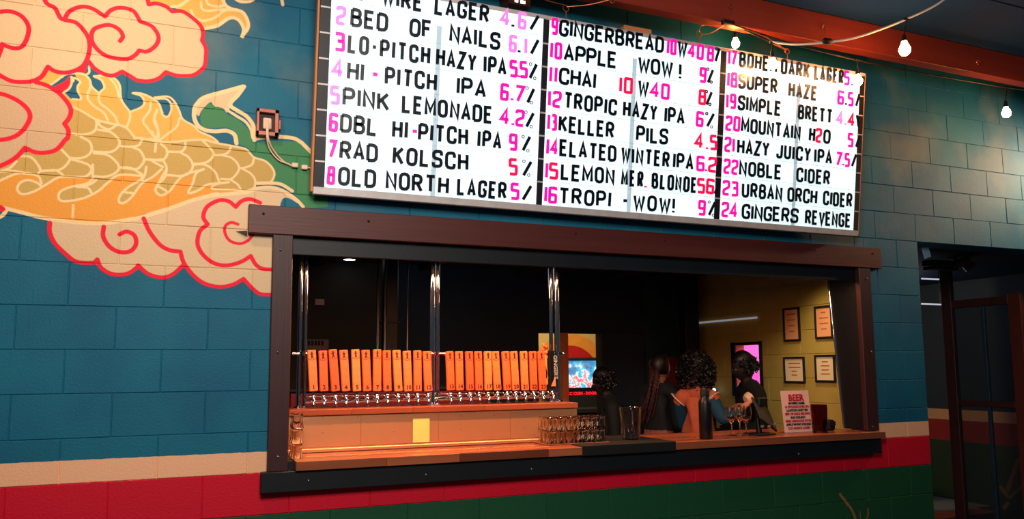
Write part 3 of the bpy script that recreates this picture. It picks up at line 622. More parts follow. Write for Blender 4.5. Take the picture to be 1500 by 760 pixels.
# ---------------------------------------------------------------- glassware and things on the counter
def glassmat(name, tint=(255, 255, 255), rough=.02, thin=True):
    m = bpy.data.materials.new(name); m.use_nodes = True; b = m.node_tree.nodes['Principled BSDF']
    b.inputs['Base Color'].default_value = (*lin(tint), 1); b.inputs['Roughness'].default_value = rough; b.inputs['Transmission Weight'].default_value = 1; b.inputs['IOR'].default_value = 1.35; MATS[name] = m; return m
m_glass = glassmat('clear_glass', (255, 250, 245)); m_amber = glassmat('brown_glass', (150, 70, 50), .05)
gp = [(0, .004), (.022, .004), (.026, .0), (.0275, .008), (.026, .035), (.031, .07), (.0315, .074), (.0295, .072), (.024, .035), (.0235, .012), (0, .012)]
gme = None; k = 0
def glassobj(loc, flip, lab, group):
    global gme
    if gme is None:
        o = MB().lathe(gp, 14).build('tasting_glass', m_glass, None, loc); gme = o.data
    else: o = link('tasting_glass', gme, None, loc)
    if flip: o.rotation_euler = (PI, 0, rr.uniform(0, 6)); o.location.z += .0745
    tag(o, lab, 'glass', group); return o
gx0 = atz(806, 648, CT).x+.0; 
for tier in range(2):
    for r_ in range(3):
        for c_ in range(6):
            P = Vector((2.725+c_*.066+r_*.004, .105+r_*.066, CT+.009+tier*.0765))
            lab = 'small upturned tasting glass of the stack: %s layer, %s row, %s from the left' % (('lower', 'upper')[tier], ('front', 'middle', 'back')[r_], ('first', 'second', 'third', 'fourth', 'fifth', 'sixth')[c_])
            glassobj(P, True, lab, 'tasting glasses stacked right of the tap ledge')
tm = MB().box((2.68, .07, CT+.0003), (3.10, .275, CT+.008), .002).build('drip_mat', mat('clear_bar_mesh', (120, 70, 50), .5)); tag(tm, 'thin drip mat under the stack of tasting glasses', 'mat')
for tier in range(3):
    for c_ in range(2):
        glassobj(Vector((1.262+.0, .08+c_*.066, CT+.001+tier*.0762)), True, 'small upturned glass piled at the left end of the counter: %s layer, %s one' % (('bottom', 'middle', 'top')[tier], ('front', 'back')[c_]), 'glasses piled at the left end of the counter')
# pitcher
P = atz(923, 646, CT); P = Vector((P.x+.03, .15, CT+.0075))
pi_ = thing('pitcher', 'fluted clear plastic pitcher on the counter behind the black mat', 'pitcher', P)
n = 48; prof = [(.052, 0), (.056, .004), (.060, .09), (.066, .17), (.069, .195), (.071, .2)]
v = []; f = []
inner = [(r_-.004, z_+.004) for r_, z_ in prof][::-1]; allp = [(0.001, 0)]+prof+inner+[(0.001, .008)]
for r_, z_ in allp:
    for k in range(n):
        a = 2*PI*k/n; q = r_*(1+(.03*math.cos(12*a) if .002 < z_ < .18 and r_ > .01 else 0))
        lip = .012*max(0, math.cos(a-PI))**8 if z_ > .18 else 0
        v.append((math.cos(a)*(q+lip), math.sin(a)*(q+lip), z_))
for i in range(len(allp)-1):
    for k in range(n): f.append((i*n+k, i*n+(k+1) % n, (i+1)*n+(k+1) % n, (i+1)*n+k))
MB().add(v, f, True).build('jug', m_glass, pi_)
MB().tube([(.066, 0, .175), (.10, 0, .18), (.115, 0, .15), (.11, 0, .09), (.085, 0, .05), (.06, 0, .045)], .0065, 8).build('handle', m_glass, pi_)
pi_.rotation_euler = (0, 0, .9)
# black bottle
P = atz(1033, 640, CT); bt = thing('bottle', 'matte black insulated bottle standing on the counter in front of the curly haired person', 'bottle', (P.x-.075, .02, CT+.0005))
MB().lathe([(0, 0), (.038, 0), (.041, .004), (.041, .225), (.036, .245), (.027, .258), (.026, .27)], 22).build('body', mat('matte_black_bottle', (12, 14, 18), .4), bt)
MB().lathe([(.028, .268), (.030, .27), (.030, .305), (.027, .31), (0, .31)], 22).build('cap', m_rub, bt)
MB().tube([(-.02, 0, .305), (-.018, 0, .325), (.018, 0, .325), (.02, 0, .305)], .005, 8).build('carry_loop', m_rub, bt)
MB().lathe([(0.012, -.0412), (.014, -.0415), (.012, -.0418)], 16, Matrix.Translation((0.0, 0, .15)) @ Matrix.Rotation(-PI/2, 4, 'X') @ Matrix.Diagonal((1, 1, -1, 1))).build('round_badge', mat('grey_print', (120, 120, 125), .4), bt)
# beer sign
Y_ = .145; a = at(1144, 575, Y_); b = at(1190, 574, Y_); c = at(1149, 635, Y_)
sg = thing('table_sign', 'pale pink beer list sign in a clear stand on the right of the counter', 'sign', ((c.x+at(1191, 632, Y_).x)/2, Y_, CT+.0005))
sw_, shh = .245, .285
sgr = Matrix.Rotation(-.07, 4, 'X')
MB().box((-sw_/2, 0, .0), (sw_/2, .002, shh)).build('card', mat('pink_card', (250, 205, 190), .6, var=.05, scale=12), sg, rot=(-.09, 0, 0))
MB().box((-sw_/2, -.03, 0), (sw_/2, .06, .003), .001).build('base', m_glass, sg)
m_red = mat('crimson_ink', (190, 12, 40), .6, var=0); m_ink = mat('black_ink', (24, 20, 24), .6, var=0)
card_rot = (PI/2-.09, 0, 0)
for i, (s_, sz, m_) in enumerate([('BEER', .062, m_red), ('HI-WIRE LAGER', .0208, m_ink), ('10 PSYCHOPATHIC IPA', .0208, m_red), ('LO-PITCH HAZY IPA', .0208, m_ink), ('BED OF NAILS BROWN', .0208, m_red), ('RAD KOLSCH', .0208, m_ink), ('PINK LEMONADE SOUR', .0208, m_red), ('APPLE WOW! STRONG', .0208, m_ink), ('OLD NORTH LAGER', .0208, m_red)]):
    zz = shh-.070 if i == 0 else shh-.094-(i-1)*.0242
    place_text(s_, sz, m_, sg, (.006, -.0015-.0+zz*math.sin(.09)*1.0, zz*math.cos(.09)), card_rot, .0012 if i else .0022)
sg.rotation_euler = (0, 0, .0)
# pebbled brown tumbler, dark pouch
P = Vector((at(1200, 610, .05).x, .05, CT+.0005))
tb = thing('tumbler', 'tall pebbled brown plastic tumbler right of the beer list sign', 'tumbler', P)
n = 26; v = []; f = []; r3 = random.Random(8)
zs = [0]+[.004+i*.0074 for i in range(26)]
for zi, z_ in enumerate(zs):
    for k in range(n):
        a = 2*PI*k/n; q = .047+z_*.035+(.0022 if (k+zi) % 2 and 1 < zi < 24 else 0)*r3.uniform(.5, 1.2); v.append((q*math.cos(a), q*math.sin(a), z_))
for i in range(len(zs)-1):
    for k in range(n): f.append((i*n+k, i*n+(k+1) % n, (i+1)*n+(k+1) % n, (i+1)*n+k))
mb = MB().add(v, f, True); mb.lathe([(0, 0), (.047, 0)], n); mb.lathe([(.054, .19), (.050, .189), (.044, .01), (0, .01)], n); mb.build('cup', m_amber, tb)
P = at(1218, 620, .15)
pb = thing('card_reader', 'small dark rounded object on the counter against the right jamb', 'device', (P.x-.01, .16, CT+.0005)); MB().box((-.035, -.03, 0), (.035, .03, .075), .014).build('case', m_dark, pb); MB().box((-.028, -.0315, .035), (.028, -.0298, .065), .002).build('screen', m_rub, pb)
# tablet till on its stand
P = Vector((4.27, .10, CT+.0005))
tt = thing('tablet_till', 'black tablet till on a stand, tilted back, left of the beer list sign', 'till', P, .12)
MB().box((-.09, -.06, 0), (.07, .08, .012), .004).build('base', m_dark, tt)
MB().tube([(0, .02, .012), (.0, .03, .1), (.02, .03, .13)], [.02, .014, .014], 12).build('neck', m_dark, tt)
MB().box((-.115, -.007, -.095), (.115, .007, .09), .005).build('tablet', m_dark, tt, (.03, .0, .135), rot=(-.55, .42, .25))
MB().box((-.045, -.02, -.03), (.045, .02, .03), .008).build('card_slot', m_dark, tt, (.03, .02, .215), rot=(0, .05, 0))
for q in ((-.06, -.065, .06), (.0, -.065, .055), (.075, -.045, .065)): MB().ball(q, .012, 10, 6).build('knob', mat('grey_knob', (120, 100, 95), .35), tt)
# stemmed glasses near the hands
sp_ = [(0, 0), (.032, .001), (.033, .003), (.006, .008), (.0035, .02), (.0035, .075), (.012, .085), (.034, .11), (.040, .145), (.036, .19), (.0345, .19), (.0385, .145), (.033, .112), (.01, .09), (0, .088)]
sme = None
for i, (px_, Y_, lab) in enumerate(((1093, .10, 'stemmed glass on the counter below the held cup, nearest the till'), (1084, .23, 'stemmed glass on the counter, behind and left of the nearest one'), (1072, .14, 'stemmed glass on the counter, leftmost of the three'))):
    loc = Vector((at(px_, 630, Y_).x, Y_, CT+.0005))
    if sme is None: o = MB().lathe(sp_, 18).build('stemmed_glass', m_glass, None, loc); sme = o.data
    else: o = link('stemmed_glass', sme, None, loc)
    tag(o, lab, 'glass', 'stemmed glasses on the counter')

# ---------------------------------------------------------------- the lit menu board
H_ = Vector((.99995277, -.00925617, -.00296272)); V_ = Vector((.00179827, -.12336625, .99235958)); NN = -H_.cross(V_)
NB = Vector((-.00955095, -.99231804, -.12334377)); OB = Vector((1.293427, -.09, 1.42273+Z0)); BWd, BHt = 3.6891, 1.115
bd = thing('menu_board', 'large backlit white letter board of beers hanging above the hatch', 'sign board')
bd.matrix_world = Matrix(((H_.x, -NB.x, V_.x, OB.x), (H_.y, -NB.y, V_.y, OB.y), (H_.z, -NB.z, V_.z, OB.z), (0, 0, 0, 1)))
m_alu = mat('aluminium_frame', (215, 205, 205), .55, .3, var=.15, scale=14)
m_woodf = mat('raw_wood_edge', (216, 140, 88), .6, var=.15, scale=5)
m_blk = mat('black_divider', (22, 22, 34), .5, var=.2, scale=20)
m_lit = mat('backlit_acrylic', (222, 246, 252), .6, var=.02, scale=3, emit=.93, stretch=(.5, 1, 6))
MB().box((.003, .004, .003), (BWd-.003, .058, BHt-.003)).build('back_box', m_alu, bd)
MB().box((-.012, .0, 0), (.0, .06, BHt), .002).build('wood_edge', m_woodf, bd); MB().box((BWd-.001, .0, 0), (BWd+.008, .06, BHt), .002).build('wood_edge', m_woodf, bd)
MB().box((0, -.004, -.012), (BWd, .06, .027), .003).build('frame_bottom', m_alu, bd); MB().box((0, -.004, BHt-.022), (BWd, .06, BHt+.002), .003).build('frame_top', m_alu, bd)
m_rail = mat('clear_rail', (205, 225, 235), .15, alpha=.35, var=0)
m_seam = mat('clear_joint_strip', (200, 205, 216), .3, alpha=.45, var=.1)
m_let = mat('navy_black_letter', (12, 18, 32), .3, var=.1, scale=30); m_mag = mat('magenta_digit', (255, 10, 160), .4, var=.05, emit=.8); m_pale = mat('faded_pink_digit', (255, 120, 210), .4, var=.1, emit=.9); m_redd = mat('red_pink_digit', (240, 8, 80), .4, var=.05, emit=.75); m_blu = mat('blue_grey_dot', (40, 60, 90), .4)
cols = [(.057, 1.253, .637), (1.292, 2.485, 1.863), (2.53, 3.645, 3.117)]
for a, b in ((.0, .057), (1.253, 1.292), (2.485, 2.53), (3.645, BWd)):
    dv = MB().box((a+.001, -.001, .027), (b-.001, .006, BHt-.022), .001).build('divider', m_blk, bd)
    for k in range(1, 9): MB().box((a+.003, -.004, .0275+k*.1325-.006), (b-.003, -.0012, .0275+k*.1325+.004), .001).build('rail_clip', m_alu, dv) if k < 8 else None
ROWS = r'''1|M|59|87;HI|K|125|214;WIRE|K|314|538;LAGER|K|603|919;4|P|983|1044;.|K|1055|1067;6|P|1092|1143;/|K|1164|1223
2|P|80|134;BED|K|155|354;OF|K|469|596;NAILS|K|693|993;6|P|1044|1090;.|K|1098|1111;1|P|1140|1153;/|K|1174|1234
3|M|76|132;LO-PITCH|K|146|591;HAZY|K|623|855;IPA|K|899|1036;5|M|1052|1105;5|M|1115|1168;.|M|1105|1117;/|K|1172|1227;o|o|1176|1195;q|o|1206|1227
4|P|69|133;HI|K|148|236;-|M|275|301;PITCH|K|348|634;IPA|K|747|919;6|M|1003|1057;.|M|1067|1081;7|M|1090|1151;o|o|1161|1180;/|K|1164|1215;q|o|1191|1212
5|P|56|113;PINK|K|131|379;LEMONADE|K|446|965;4|M|1005|1071;.|M|1077|1092;2|M|1102|1159;o|o|1161|1180;/|K|1163|1217;q|o|1196|1216
6|M|52|109;DBL|K|122|319;HI|K|398|483;-|M|502|527;PITCH|K|540|826;IPA|K|880|1023;9|M|1069|1123;o|o|1148|1167;/|K|1147|1203;q|o|1182|1203
7|M|49|110;RAD|K|125|328;KOLSCH|K|406|834;5|R|1073|1129;o|o|1159|1178;/|K|1157|1214;q|o|1193|1214
8|M|51|99;OLD|K|123|323;NORTH|K|375|725;LAGER|K|773|1068;5|M|1088|1145;/|K|1160|1223
9|M|1279|1338;GINGERBREAD|K|1349|2059;10|M|2080|2150;W|K|2157|2229;40|M|2232|2351;8|M|2376|2429;/|K|2434|2475;o|d|2444|2460
10|M|1293|1374;APPLE|K|1387|1738;WOW|K|1883|2132;!|K|2176|2196;9|M|2325|2379;o|d|2383|2400;/|K|2384|2434;q|d|2415|2431
11|M|1296|1348;CHAI|K|1361|1602;10|R|1762|1853;W|K|1889|1963;40|M|1974|2114;8|R|2327|2383;o|d|2378|2397;/|K|2380|2431;q|d|2412|2428
12|M|1294|1381;TROPIC|K|1398|1750;HAZY|K|1793|2031;IPA|K|2084|2231;6|M|2314|2369;o|d|2391|2409;/|K|2393|2454;q|o|2430|2450
13|M|1276|1361;KELLER|K|1372|1739;PILS|K|1890|2118;4|R|2311|2380;.|M|2395|2411;5|R|2426|2484;o|d|2484|2499;/|K|2484|2515
14|M|1275|1376;ELATED|K|1385|1762;WINTER|K|1793|2135;IPA|K|2160|2310;6|M|2333|2392;.|M|2397|2410;2|R|2421|2484;/|K|2486|2517
1|M|1287|1304;5|R|1321|1382;LEMON|K|1400|1756;MER|K|1800|1954;.|M|1961|1976;BLONDE|K|2014|2343;56|R|2343|2472;o|o|2472|2493;/|K|2472|2519
16|M|1292|1380;TROPI|K|1393|1736;-|K|1815|1844;WOW|K|1891|2155;!|K|2169|2186;9|M|2359|2417;o|o|2438|2458;/|K|2435|2495;q|o|2469|2492
17|M|2523|2601;BOHEM|K|2623|2927;DARK|K|2957|3200;LAGER|K|3238|3492;5|M|3494|3548;.|M|3561|3573
18|M|2527|2615;SUPER|K|2625|2937;HAZE|K|3027|3267;6|M|3447|3502;.|K|3514|3529;5|M|3538|3591;/|K|3606|3649
19|M|2529|2611;SIMPLE|K|2627|2973;BRETT|K|3114|3411;4|P|3443|3504;.|P|3516|3531;4|R|3546|3608;\|K|3614|3651
20|M|2527|2649;MOUNTAIN|K|2659|3145;H|K|3215|3267;2|R|3273|3326;O|K|3338|3398;5|M|3551|3602;/|K|3622|3665
21|M|2531|2615;HAZY|K|2637|2891;JUICY|K|2951|3238;IPA|K|3269|3423;7|M|3454|3508;.|M|3514|3526;5|M|3532|3581;/|K|3593|3643
22|M|2527|2650;NOBLE|K|2660|3001;CIDER|K|3125|3412
23|M|2529|2659;URBAN|K|2689|3014;ORCH|K|3058|3308;CIDER|K|3360|3618
24|M|2528|2662;GINGERS|K|2695|3156;REVENGE|K|3213|3613'''.strip().split('\n')
gc = {}
MT = {'K': m_let, 'M': m_mag, 'P': m_pale, 'R': m_redd, 'o': m_let, 'd': m_let}
pan = []
for a, b, s_ in cols:
    p = MB().box((a, .0, .027), (b, .0035, BHt-.022)).build('light_panel', m_lit, bd); p['label'] = 'glowing white acrylic panel with tracks and letters'
    pan.append(p)
    for k in range(0, 9): MB().box((a, -.004, .030+k*.1386-.0045), (b, -.0002, .030+k*.1386-.0015)).build('letter_track', m_rail, p) if k < 8 else None
    MB().box((s_-.014, -.0015, .027), (s_+.014, -.0002, BHt-.16), .0004).build('joint_strip', m_seam, p)
for i, line in enumerate(ROWS):
    p = pan[i//8]; zb = .041+.1386*(7-i % 8)
    for g in line.split(';'):
        t, c, a, b = g.rsplit('|', 3); a = int(a)/1000; b = int(b)/1000
        wide = len(t) > 1
        h = .099; w_ = .0172; gws = [gwidth(ch)*h for ch in t]; a = max(a, cols[i//8][0]+.006)
        if wide: sx = max(.5, min(1, (b-a-len(t)*w_-(len(t)-1)*.010)/sum(gws))) if sum(gws) else 1
        else: sx = min(1.5, max(.6, (b-a-w_)/gws[0])) if gws[0] > 0 and t not in '.-!oq' else 1
        gw = [x_*round(sx, 1)+w_ for x_ in gws]; sp = (b-a-sum(gw))/(len(t)-1) if wide else 0
        a = max(a, cols[i//8][0]+.008); x_ = a if t not in '.oq' else (a+b)/2-.006
        for j, ch in enumerate(t):
            wst = .0176 if c in 'KMPR' else .003
            if c == 'd': wst = .006
            key = (ch, c, round(sx, 1))
            if key not in gc:
                me = glyph_mesh(ch, h, wst, round(sx, 1)*(1 if c in 'KMPR' else 1), 'glyph'); me.materials.append(MT[c]); gc[key] = me
            nm = 'digit' if ch.isdigit() else ('percent_stroke' if ch in '/\\oq' else ('dash' if ch == '-' else ('dot' if ch == '.' else 'letter')))
            o = link(nm, gc[key], p, (x_, -.0045, zb+rr.uniform(-.002, .002)), rot=(0, rr.uniform(-.025, .025), 0))
            x_ += gw[j]+sp

# ---------------------------------------------------------------- rings, wires, eye screws, spacer block
m_wire = mat('copper_lit_wire', (200, 120, 84), .35, .8, var=.1)
def curve_pts(pts, n=8):
    P = [Vector(p) for p in pts]; Q = [P[0]*2-P[1]]+P+[P[-1]*2-P[-2]]; out = []
    for i in range(1, len(Q)-2):
        a, b, c, d = Q[i-1:i+3]
        for k in range(n): t = k/n; out.append(.5*((2*b)+(-a+c)*t+(2*a-5*b+4*c-d)*t*t+(-a+3*b-3*c+d)*t**3))
    return out+[P[-1]]
def ring(c, r, w_, mb, ax='y'):
    mb.tube([c+Vector((math.cos(t)*r, 0, math.sin(t)*r)) for t in [i*2*PI/14 for i in range(15)]], w_, 6, cap=False)
YB = -.30
HOOKS = [
    (829, 12, 'left', [[(829, 8, -.24), (800, 0, -.27), (770, -14, -.325)], [(830, 10, -.24), (862, 7, -.28), (892, 0, -.325)]]),
    (1024, 50, 'middle', [[(1024, 47, -.24), (1025, 41, -.26), (1032, 37, -.29), (1062, 36, -.32)], [(1026, 50, -.24), (1042, 48, -.26), (1064, 34, -.325)]]),
    (1153, 75, 'right', [[(1153, 73, -.24), (1140, 66, -.26), (1110, 48, -.30), (1068, 34, -.325)], [(1152, 74, -.24), (1128, 62, -.28), (1090, 40, -.325)]])]
for rx, ry, lab, wires in HOOKS:
    P = at(rx, ry, -.235)
    hk = thing('hanging_hook', 'copper-lit eye hook and wire hanging the menu board, %s of three' % ({'left': 'leftmost', 'middle': 'middle', 'right': 'rightmost'}[lab]), 'hook', P, group=None)
    mb = MB(); ring(Vector((0, 0, 0)), .019, .0028, mb); mb.tube([(0, 0, -.019), (.0, .0, -.07)], .0028, 6); mb.build('eye', m_wire, hk)
    for wq in wires: MB().tube([v-P for v in curve_pts([at(*q) for q in wq], 5)], .0034, 6).build('wire', m_wire, hk)
for i, q in enumerate(((895, 2), (1068, 9), (1205, 40), (1430, 92))):
    P = at(*q, -.318); mb = MB(); ring(Vector((0, -.014, 0)), .016, .003, mb); mb.tube([(0, .002, .0), (0, -.014, .012)], .003, 6)
    o = mb.build('eye_screw', m_wire, None, P); tag(o, 'small eye screw in the red beam, %s' % ('near the left hanging wires', 'above the first bulb', 'above the cable plug', 'farthest right')[i], 'screw', 'eye screws in the beam')
    if i in (1, 2): 
        d_ = .05 if i == 1 else .075; o2 = MB().tube([(0, -.016, -.015), (0, -.016, -.015-d_)], .0016, 5).build('wire', m_wire, o)
a = at(912, 36, -.12); b = at(952, 44, -.12)
o = MB().box((a.x, -.14, a.z-.10), (b.x, -.0035, a.z-.008), .003).build('spacer_block', m_woodf); tag(o, 'orange wooden block between the wall and the top of the menu board', 'wood block')
P = at(760, 2, -.14)
fx = thing('wall_conduit_box', 'bronze electrical box above the menu board, left of the first hook', 'electrical box', (P.x, -.002, P.z-.03)); MB().box((-.07, -.16, 0), (.07, 0, .2), .01).build('box', mat('bronze', (110, 60, 44), .4, .7), fx); MB().box((-.035, -.163, .01), (-.015, -.1605, .028), .001).build('lit_slot', m_puck, fx); MB().box((.0, -.163, .008), (.03, -.1605, .026), .001).build('lit_slot', m_puck, fx); MB().tube([(0, -.08, .2), (0, -.08, .5)], .018, 10).build('conduit', mat('bronze', (110, 60, 44)), fx)

# ---------------------------------------------------------------- string lights
m_cabk = mat('black_cable', (16, 18, 20), .5); m_cabw = mat('white_cable', (220, 215, 215), .4)
m_bulb = mat('glowing_bulb', (255, 170, 92), .3, var=0, emit=150)
bp_ = [(0, -.085), (.012, -.083), (.024, -.073), (.030, -.056), (.029, -.042), (.020, -.022), (.014, -.010), (.013, 0)]
def string(name, label, m, path, bulbs, r=.0058):
    pts = curve_pts([at(*q) for q in path], 8); o0 = pts[0]
    t = thing(name, label, 'string lights', o0)
    MB().tube([p-o0 for p in pts], r, 7).build('cable', m, t)
    for px_, py_, Y_, dx, drop, sc in bulbs:
        P = at(px_, py_, Y_)-o0; B = at(px_+dx, py_+drop, Y_)-o0
        MB().tube([P+Vector((-.02, 0, 0)), P+Vector((.02, 0, 0))], .009, 8).tube([P, B], .0035, 6).build('dropper', m_cabk, t)
        s_ = MB().tube([B+Vector((0, 0, .012)), B+Vector((0, 0, -.035))], [.009, .0165*sc], 12).build('socket', m_cabk, t)
        MB().lathe([(r_*sc, z_*sc-.030) for r_, z_ in bp_], 14, Matrix.Translation(B)).build('bulb', m_bulb, t)
string('string_lights', 'black cable of warm bulbs running along the beam to the far right', m_cabk, [(1064, 33, -.33), (1160, 64, -.36), (1256, 88, -.38), (1350, 107, -.38), (1475, 128, -.38), (1520, 131, -.38), (1600, 122, -.38)], [(1256, 88, -.38, 0, 14, .95), (1475, 128, -.38, -2, 22, 1.0)])
string('string_lights', 'short black cable with two bulbs in front of the top of the menu board', m_cabk, [(1064, 35, -.33), (1076, 38, -.225), (1100, 48, -.31), (1130, 62, -.38)], [(1075, 38, -.22, 2, 10, .85), (1131, 62, -.38, 0, 15, .95)])
string('string_lights', 'pale cable with a single large bulb rising toward the ceiling', m_cabw, [(1128, 61, -.38), (1165, 65, -.42), (1210, 62, -.5), (1250, 56, -.55), (1290, 43, -.62), (1328, 28, -.7), (1370, 8, -.78), (1400, -14, -.85)], [(1328, 28, -.7, -4, 25, 1.15)], .0068)
P = at(1211, 61, -.5); o = MB().tube([P+Vector((-.035, 0, 0)), P+Vector((-.02, 0, 0)), P+Vector((.03, 0, 0.004)), P+Vector((.045, 0, .006))], [.008, .02, .02, .007], 10).build('cable_plug', m_cabk); tag(o, 'black plug connector on the pale cable below an eye screw', 'plug')
P = at(1066, 34, -.33); o = MB().box((-.045, -.02, -.016), (.045, .014, .016), .006).build('junction_box', m_cabk, None, P); tag(o, 'small black junction box under the beam where the light strings start', 'electrical box')

# ---------------------------------------------------------------- outlet box left of the board with its cords
m_box = mat('pinkish_metal_box', (150, 86, 72), .45, .5, var=.2, scale=20)
a = at(376, 158, -.03); b = at(408, 201, -.03)
ob_ = thing('outlet_box', 'weathered metal outlet box on the wall left of the menu board', 'outlet', ((a.x+b.x)/2, -.004, (a.z+b.z)/2)); hw, hh = (b.x-a.x)/2, (a.z-b.z)/2
MB().box((-hw, -.035, -hh), (-hw+.016, 0, hh), .003).box((hw-.022, -.035, -hh), (hw, 0, hh), .003).box((-hw, -.035, hh-.022), (hw, 0, hh), .003).box((-hw, -.035, -hh), (hw, 0, -hh+.024), .003).build('frame', m_box, ob_)
MB().box((-hw+.01, -.01, -hh+.01), (hw-.01, 0, hh-.01)).build('recess', mat('dark_recess', (50, 20, 22), .6), ob_)
MB().box((-.022, -.03, -.035), (.02, -.01, .025), .005).build('plug', mat('pale_plug', (250, 200, 170), .5), ob_); MB().box((hw, -.03, -.03), (hw+.01, -.005, .02), .002).build('hinge', m_box, ob_)
m_cord = mat('pale_cord', (248, 206, 178), .5)
o0 = at(391, 176, -.045); cdn = thing('power_cord', 'twin pale power cord looping from the outlet box to the menu board', 'cord', o0)
for q in (((391, 176, -.045), (391, 200, -.05), (395, 218, -.02), (408, 234, -.012), (425, 241, -.012)), ((393, 176, -.045), (393, 202, -.05), (402, 222, -.02), (415, 236, -.012), (428, 243, -.012)), ((446, 245, -.012), (455, 246, -.015), (464, 246, -.03))): MB().tube([v-o0 for v in curve_pts([at(*z) for z in q])], .0042, 7).build('cord', m_cord, cdn)
for px_, py_ in ((432, 242), (446, 245)): P = at(px_, py_, -.014)-o0; MB().box(P+Vector((-.016, -.008, -.012)), P+Vector((.016, .008, .012)), .003).build('connector', m_cord, cdn)
P = at(362, 341, -.02); sp2 = MB().add([(P.x, -.001, P.z-.008), (P.x, -.03, P.z-.008), (P.x, -.02, P.z+.012), (P.x-.055, -.004, P.z+.008)], [(0, 1, 3), (1, 2, 3), (2, 0, 3), (0, 2, 1)]).build('splinter', m_black, lintel); sp2['label'] = 'black splinter sticking out at the left end'

# ---------------------------------------------------------------- room behind the hatch
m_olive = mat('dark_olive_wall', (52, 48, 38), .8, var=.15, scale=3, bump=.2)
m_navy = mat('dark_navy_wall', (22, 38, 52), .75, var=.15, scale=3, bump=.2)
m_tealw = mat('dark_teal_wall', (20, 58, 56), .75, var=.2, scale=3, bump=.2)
m_yel = mat('olive_yellow_block', (196, 166, 84), .75, var=.1, scale=4, bump=.35, bscale=90)
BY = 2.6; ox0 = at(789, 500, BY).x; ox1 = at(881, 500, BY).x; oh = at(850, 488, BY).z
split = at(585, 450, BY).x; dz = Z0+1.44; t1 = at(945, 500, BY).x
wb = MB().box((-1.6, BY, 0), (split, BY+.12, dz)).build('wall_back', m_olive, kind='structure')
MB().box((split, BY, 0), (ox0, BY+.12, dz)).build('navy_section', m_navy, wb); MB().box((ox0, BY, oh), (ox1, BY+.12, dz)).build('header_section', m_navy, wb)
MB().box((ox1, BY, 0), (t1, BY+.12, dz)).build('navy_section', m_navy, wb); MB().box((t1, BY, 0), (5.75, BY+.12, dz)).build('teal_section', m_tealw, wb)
def disc(cx, cy, Y, r, m, par, name='painted_disc', dy=.003, sx=1):
    P = at(cx, cy, Y); MB().lathe([(r, 0), (0, 0)], 40, Matrix.Translation((P.x, Y-dy, P.z)) @ Matrix.Rotation(-PI/2, 4, 'X') @ Matrix.Diagonal((1, 1, -1, 1)), False).add([], []).build(name, m, par)
disc(984, 560, BY, .26, mat('dull_red_paint', (120, 24, 30), .7), wb)
o = MB().box((-1.6, .3, dz), (5.6, BY+.12, dz+.04)).build('ceiling', mat('dark_bar_ceiling', (30, 32, 34), .8), kind='structure')
for i in range(7): MB().box((-1.2+i*.95, .3, dz-.05), (-1.12+i*.95, BY, dz), .003).build('joist', mat('dark_bar_ceiling', (30, 32, 34)), o)
P = atz(512, 379, dz); pk = thing('puck_light', 'small round white downlight in the dark bar ceiling, upper left through the hatch', 'light', (P.x, P.y, dz)); MB().lathe([(.06, 0), (.06, -.006), (.05, -.008)], 16).build('rim', m_dark, pk); MB().lathe([(.05, -.007), (0, -.007)], 16).build('lens', m_puck, pk)
jm = MB().box((at(822.5, 500, BY-.05).x, BY-.06, 0), (at(832, 500, BY-.05).x, BY-.005, oh), .004).build('trim_7', mat('orange_lit_trim', (226, 120, 70), .5, var=.15)); jm['kind'] = 'structure'; jm['label'] = 'orange-lit wooden door trim beside the right hand tap pole'  # the strong orange light on the trim is put into its colour
ds = thing('dark_door', 'dark navy door leaf standing in front of the back wall, left of the person with braids', 'door', (at(882, 500, BY-.08).x, BY-.08, 0)); wd = at(943, 500, BY-.08).x-at(882, 500, BY-.08).x
MB().box((0, 0, .01), (wd, .045, oh+.0), .004).build('leaf', m_navy, ds); MB().box((.05, -.006, .3), (wd-.05, 0, 1.0), .004).build('panel', m_navy, ds); MB().box((.05, -.006, 1.08), (wd-.05, 0, oh-.1), .004).build('panel', m_navy, ds); MB().ball((.05, -.03, 1.03), .022).build('handle', m_bolt2, ds)
a_ = at(996, 473, BY-.02); b_ = at(1003.5, 505, BY-.02); MB().box((a_.x, BY-.02, b_.z), (b_.x, BY, a_.z)).build('yellow_strip', mat('bright_ochre', (240, 190, 80), .6, var=.1), wb)
# side wall with blocks
SX = 5.55; wy0, wy1, wz0, wz1 = 1.60, 1.94, Z0+.26, Z0+.71
sw2 = MB()
for r in clip((.2, 2.6, 0, dz), [(wy0, wy1, wz0, wz1)]): sw2.box((SX+.006, r[0], r[2]), (SX+.1, r[1], r[3]))
swall = sw2.build('wall_right', m_yel, kind='structure')
for k in range(-6, 8):
    for n in range(0, 8):
        y0 = n*BW-(.13 if k % 2 else .333); q = (max(y0, .2), min(y0+BW, 2.6), max(Z0+k*BH, 0), min(Z0+(k+1)*BH, dz))
        if q[1]-q[0] < .03 or q[3]-q[2] < .03: continue
        for a, b, c, d in clip(q, [(wy0, wy1, wz0, wz1)]): MB().box((SX, a+GAP/2, c+GAP/2), (SX+.02, b-GAP/2, d-GAP/2), .003).build('block', m_yel, swall)
cy = at(1022, 473, 2.5)
P0 = atx(1110, 465, SX); P1 = atx(1022, 473, SX)
o = MB().tube([(SX-.012, P0.y, P0.z), (SX-.012, min(P1.y, BY-.02), P1.z)], .009, 8).build('wall_conduit', mat('cool_glow_tube', (200, 205, 225), .5, var=0, emit=.3)); tag(o, 'thin pale conduit with an added glow, high on the yellow side wall', 'conduit')  # small emission added to brighten it, lamps barely reach here
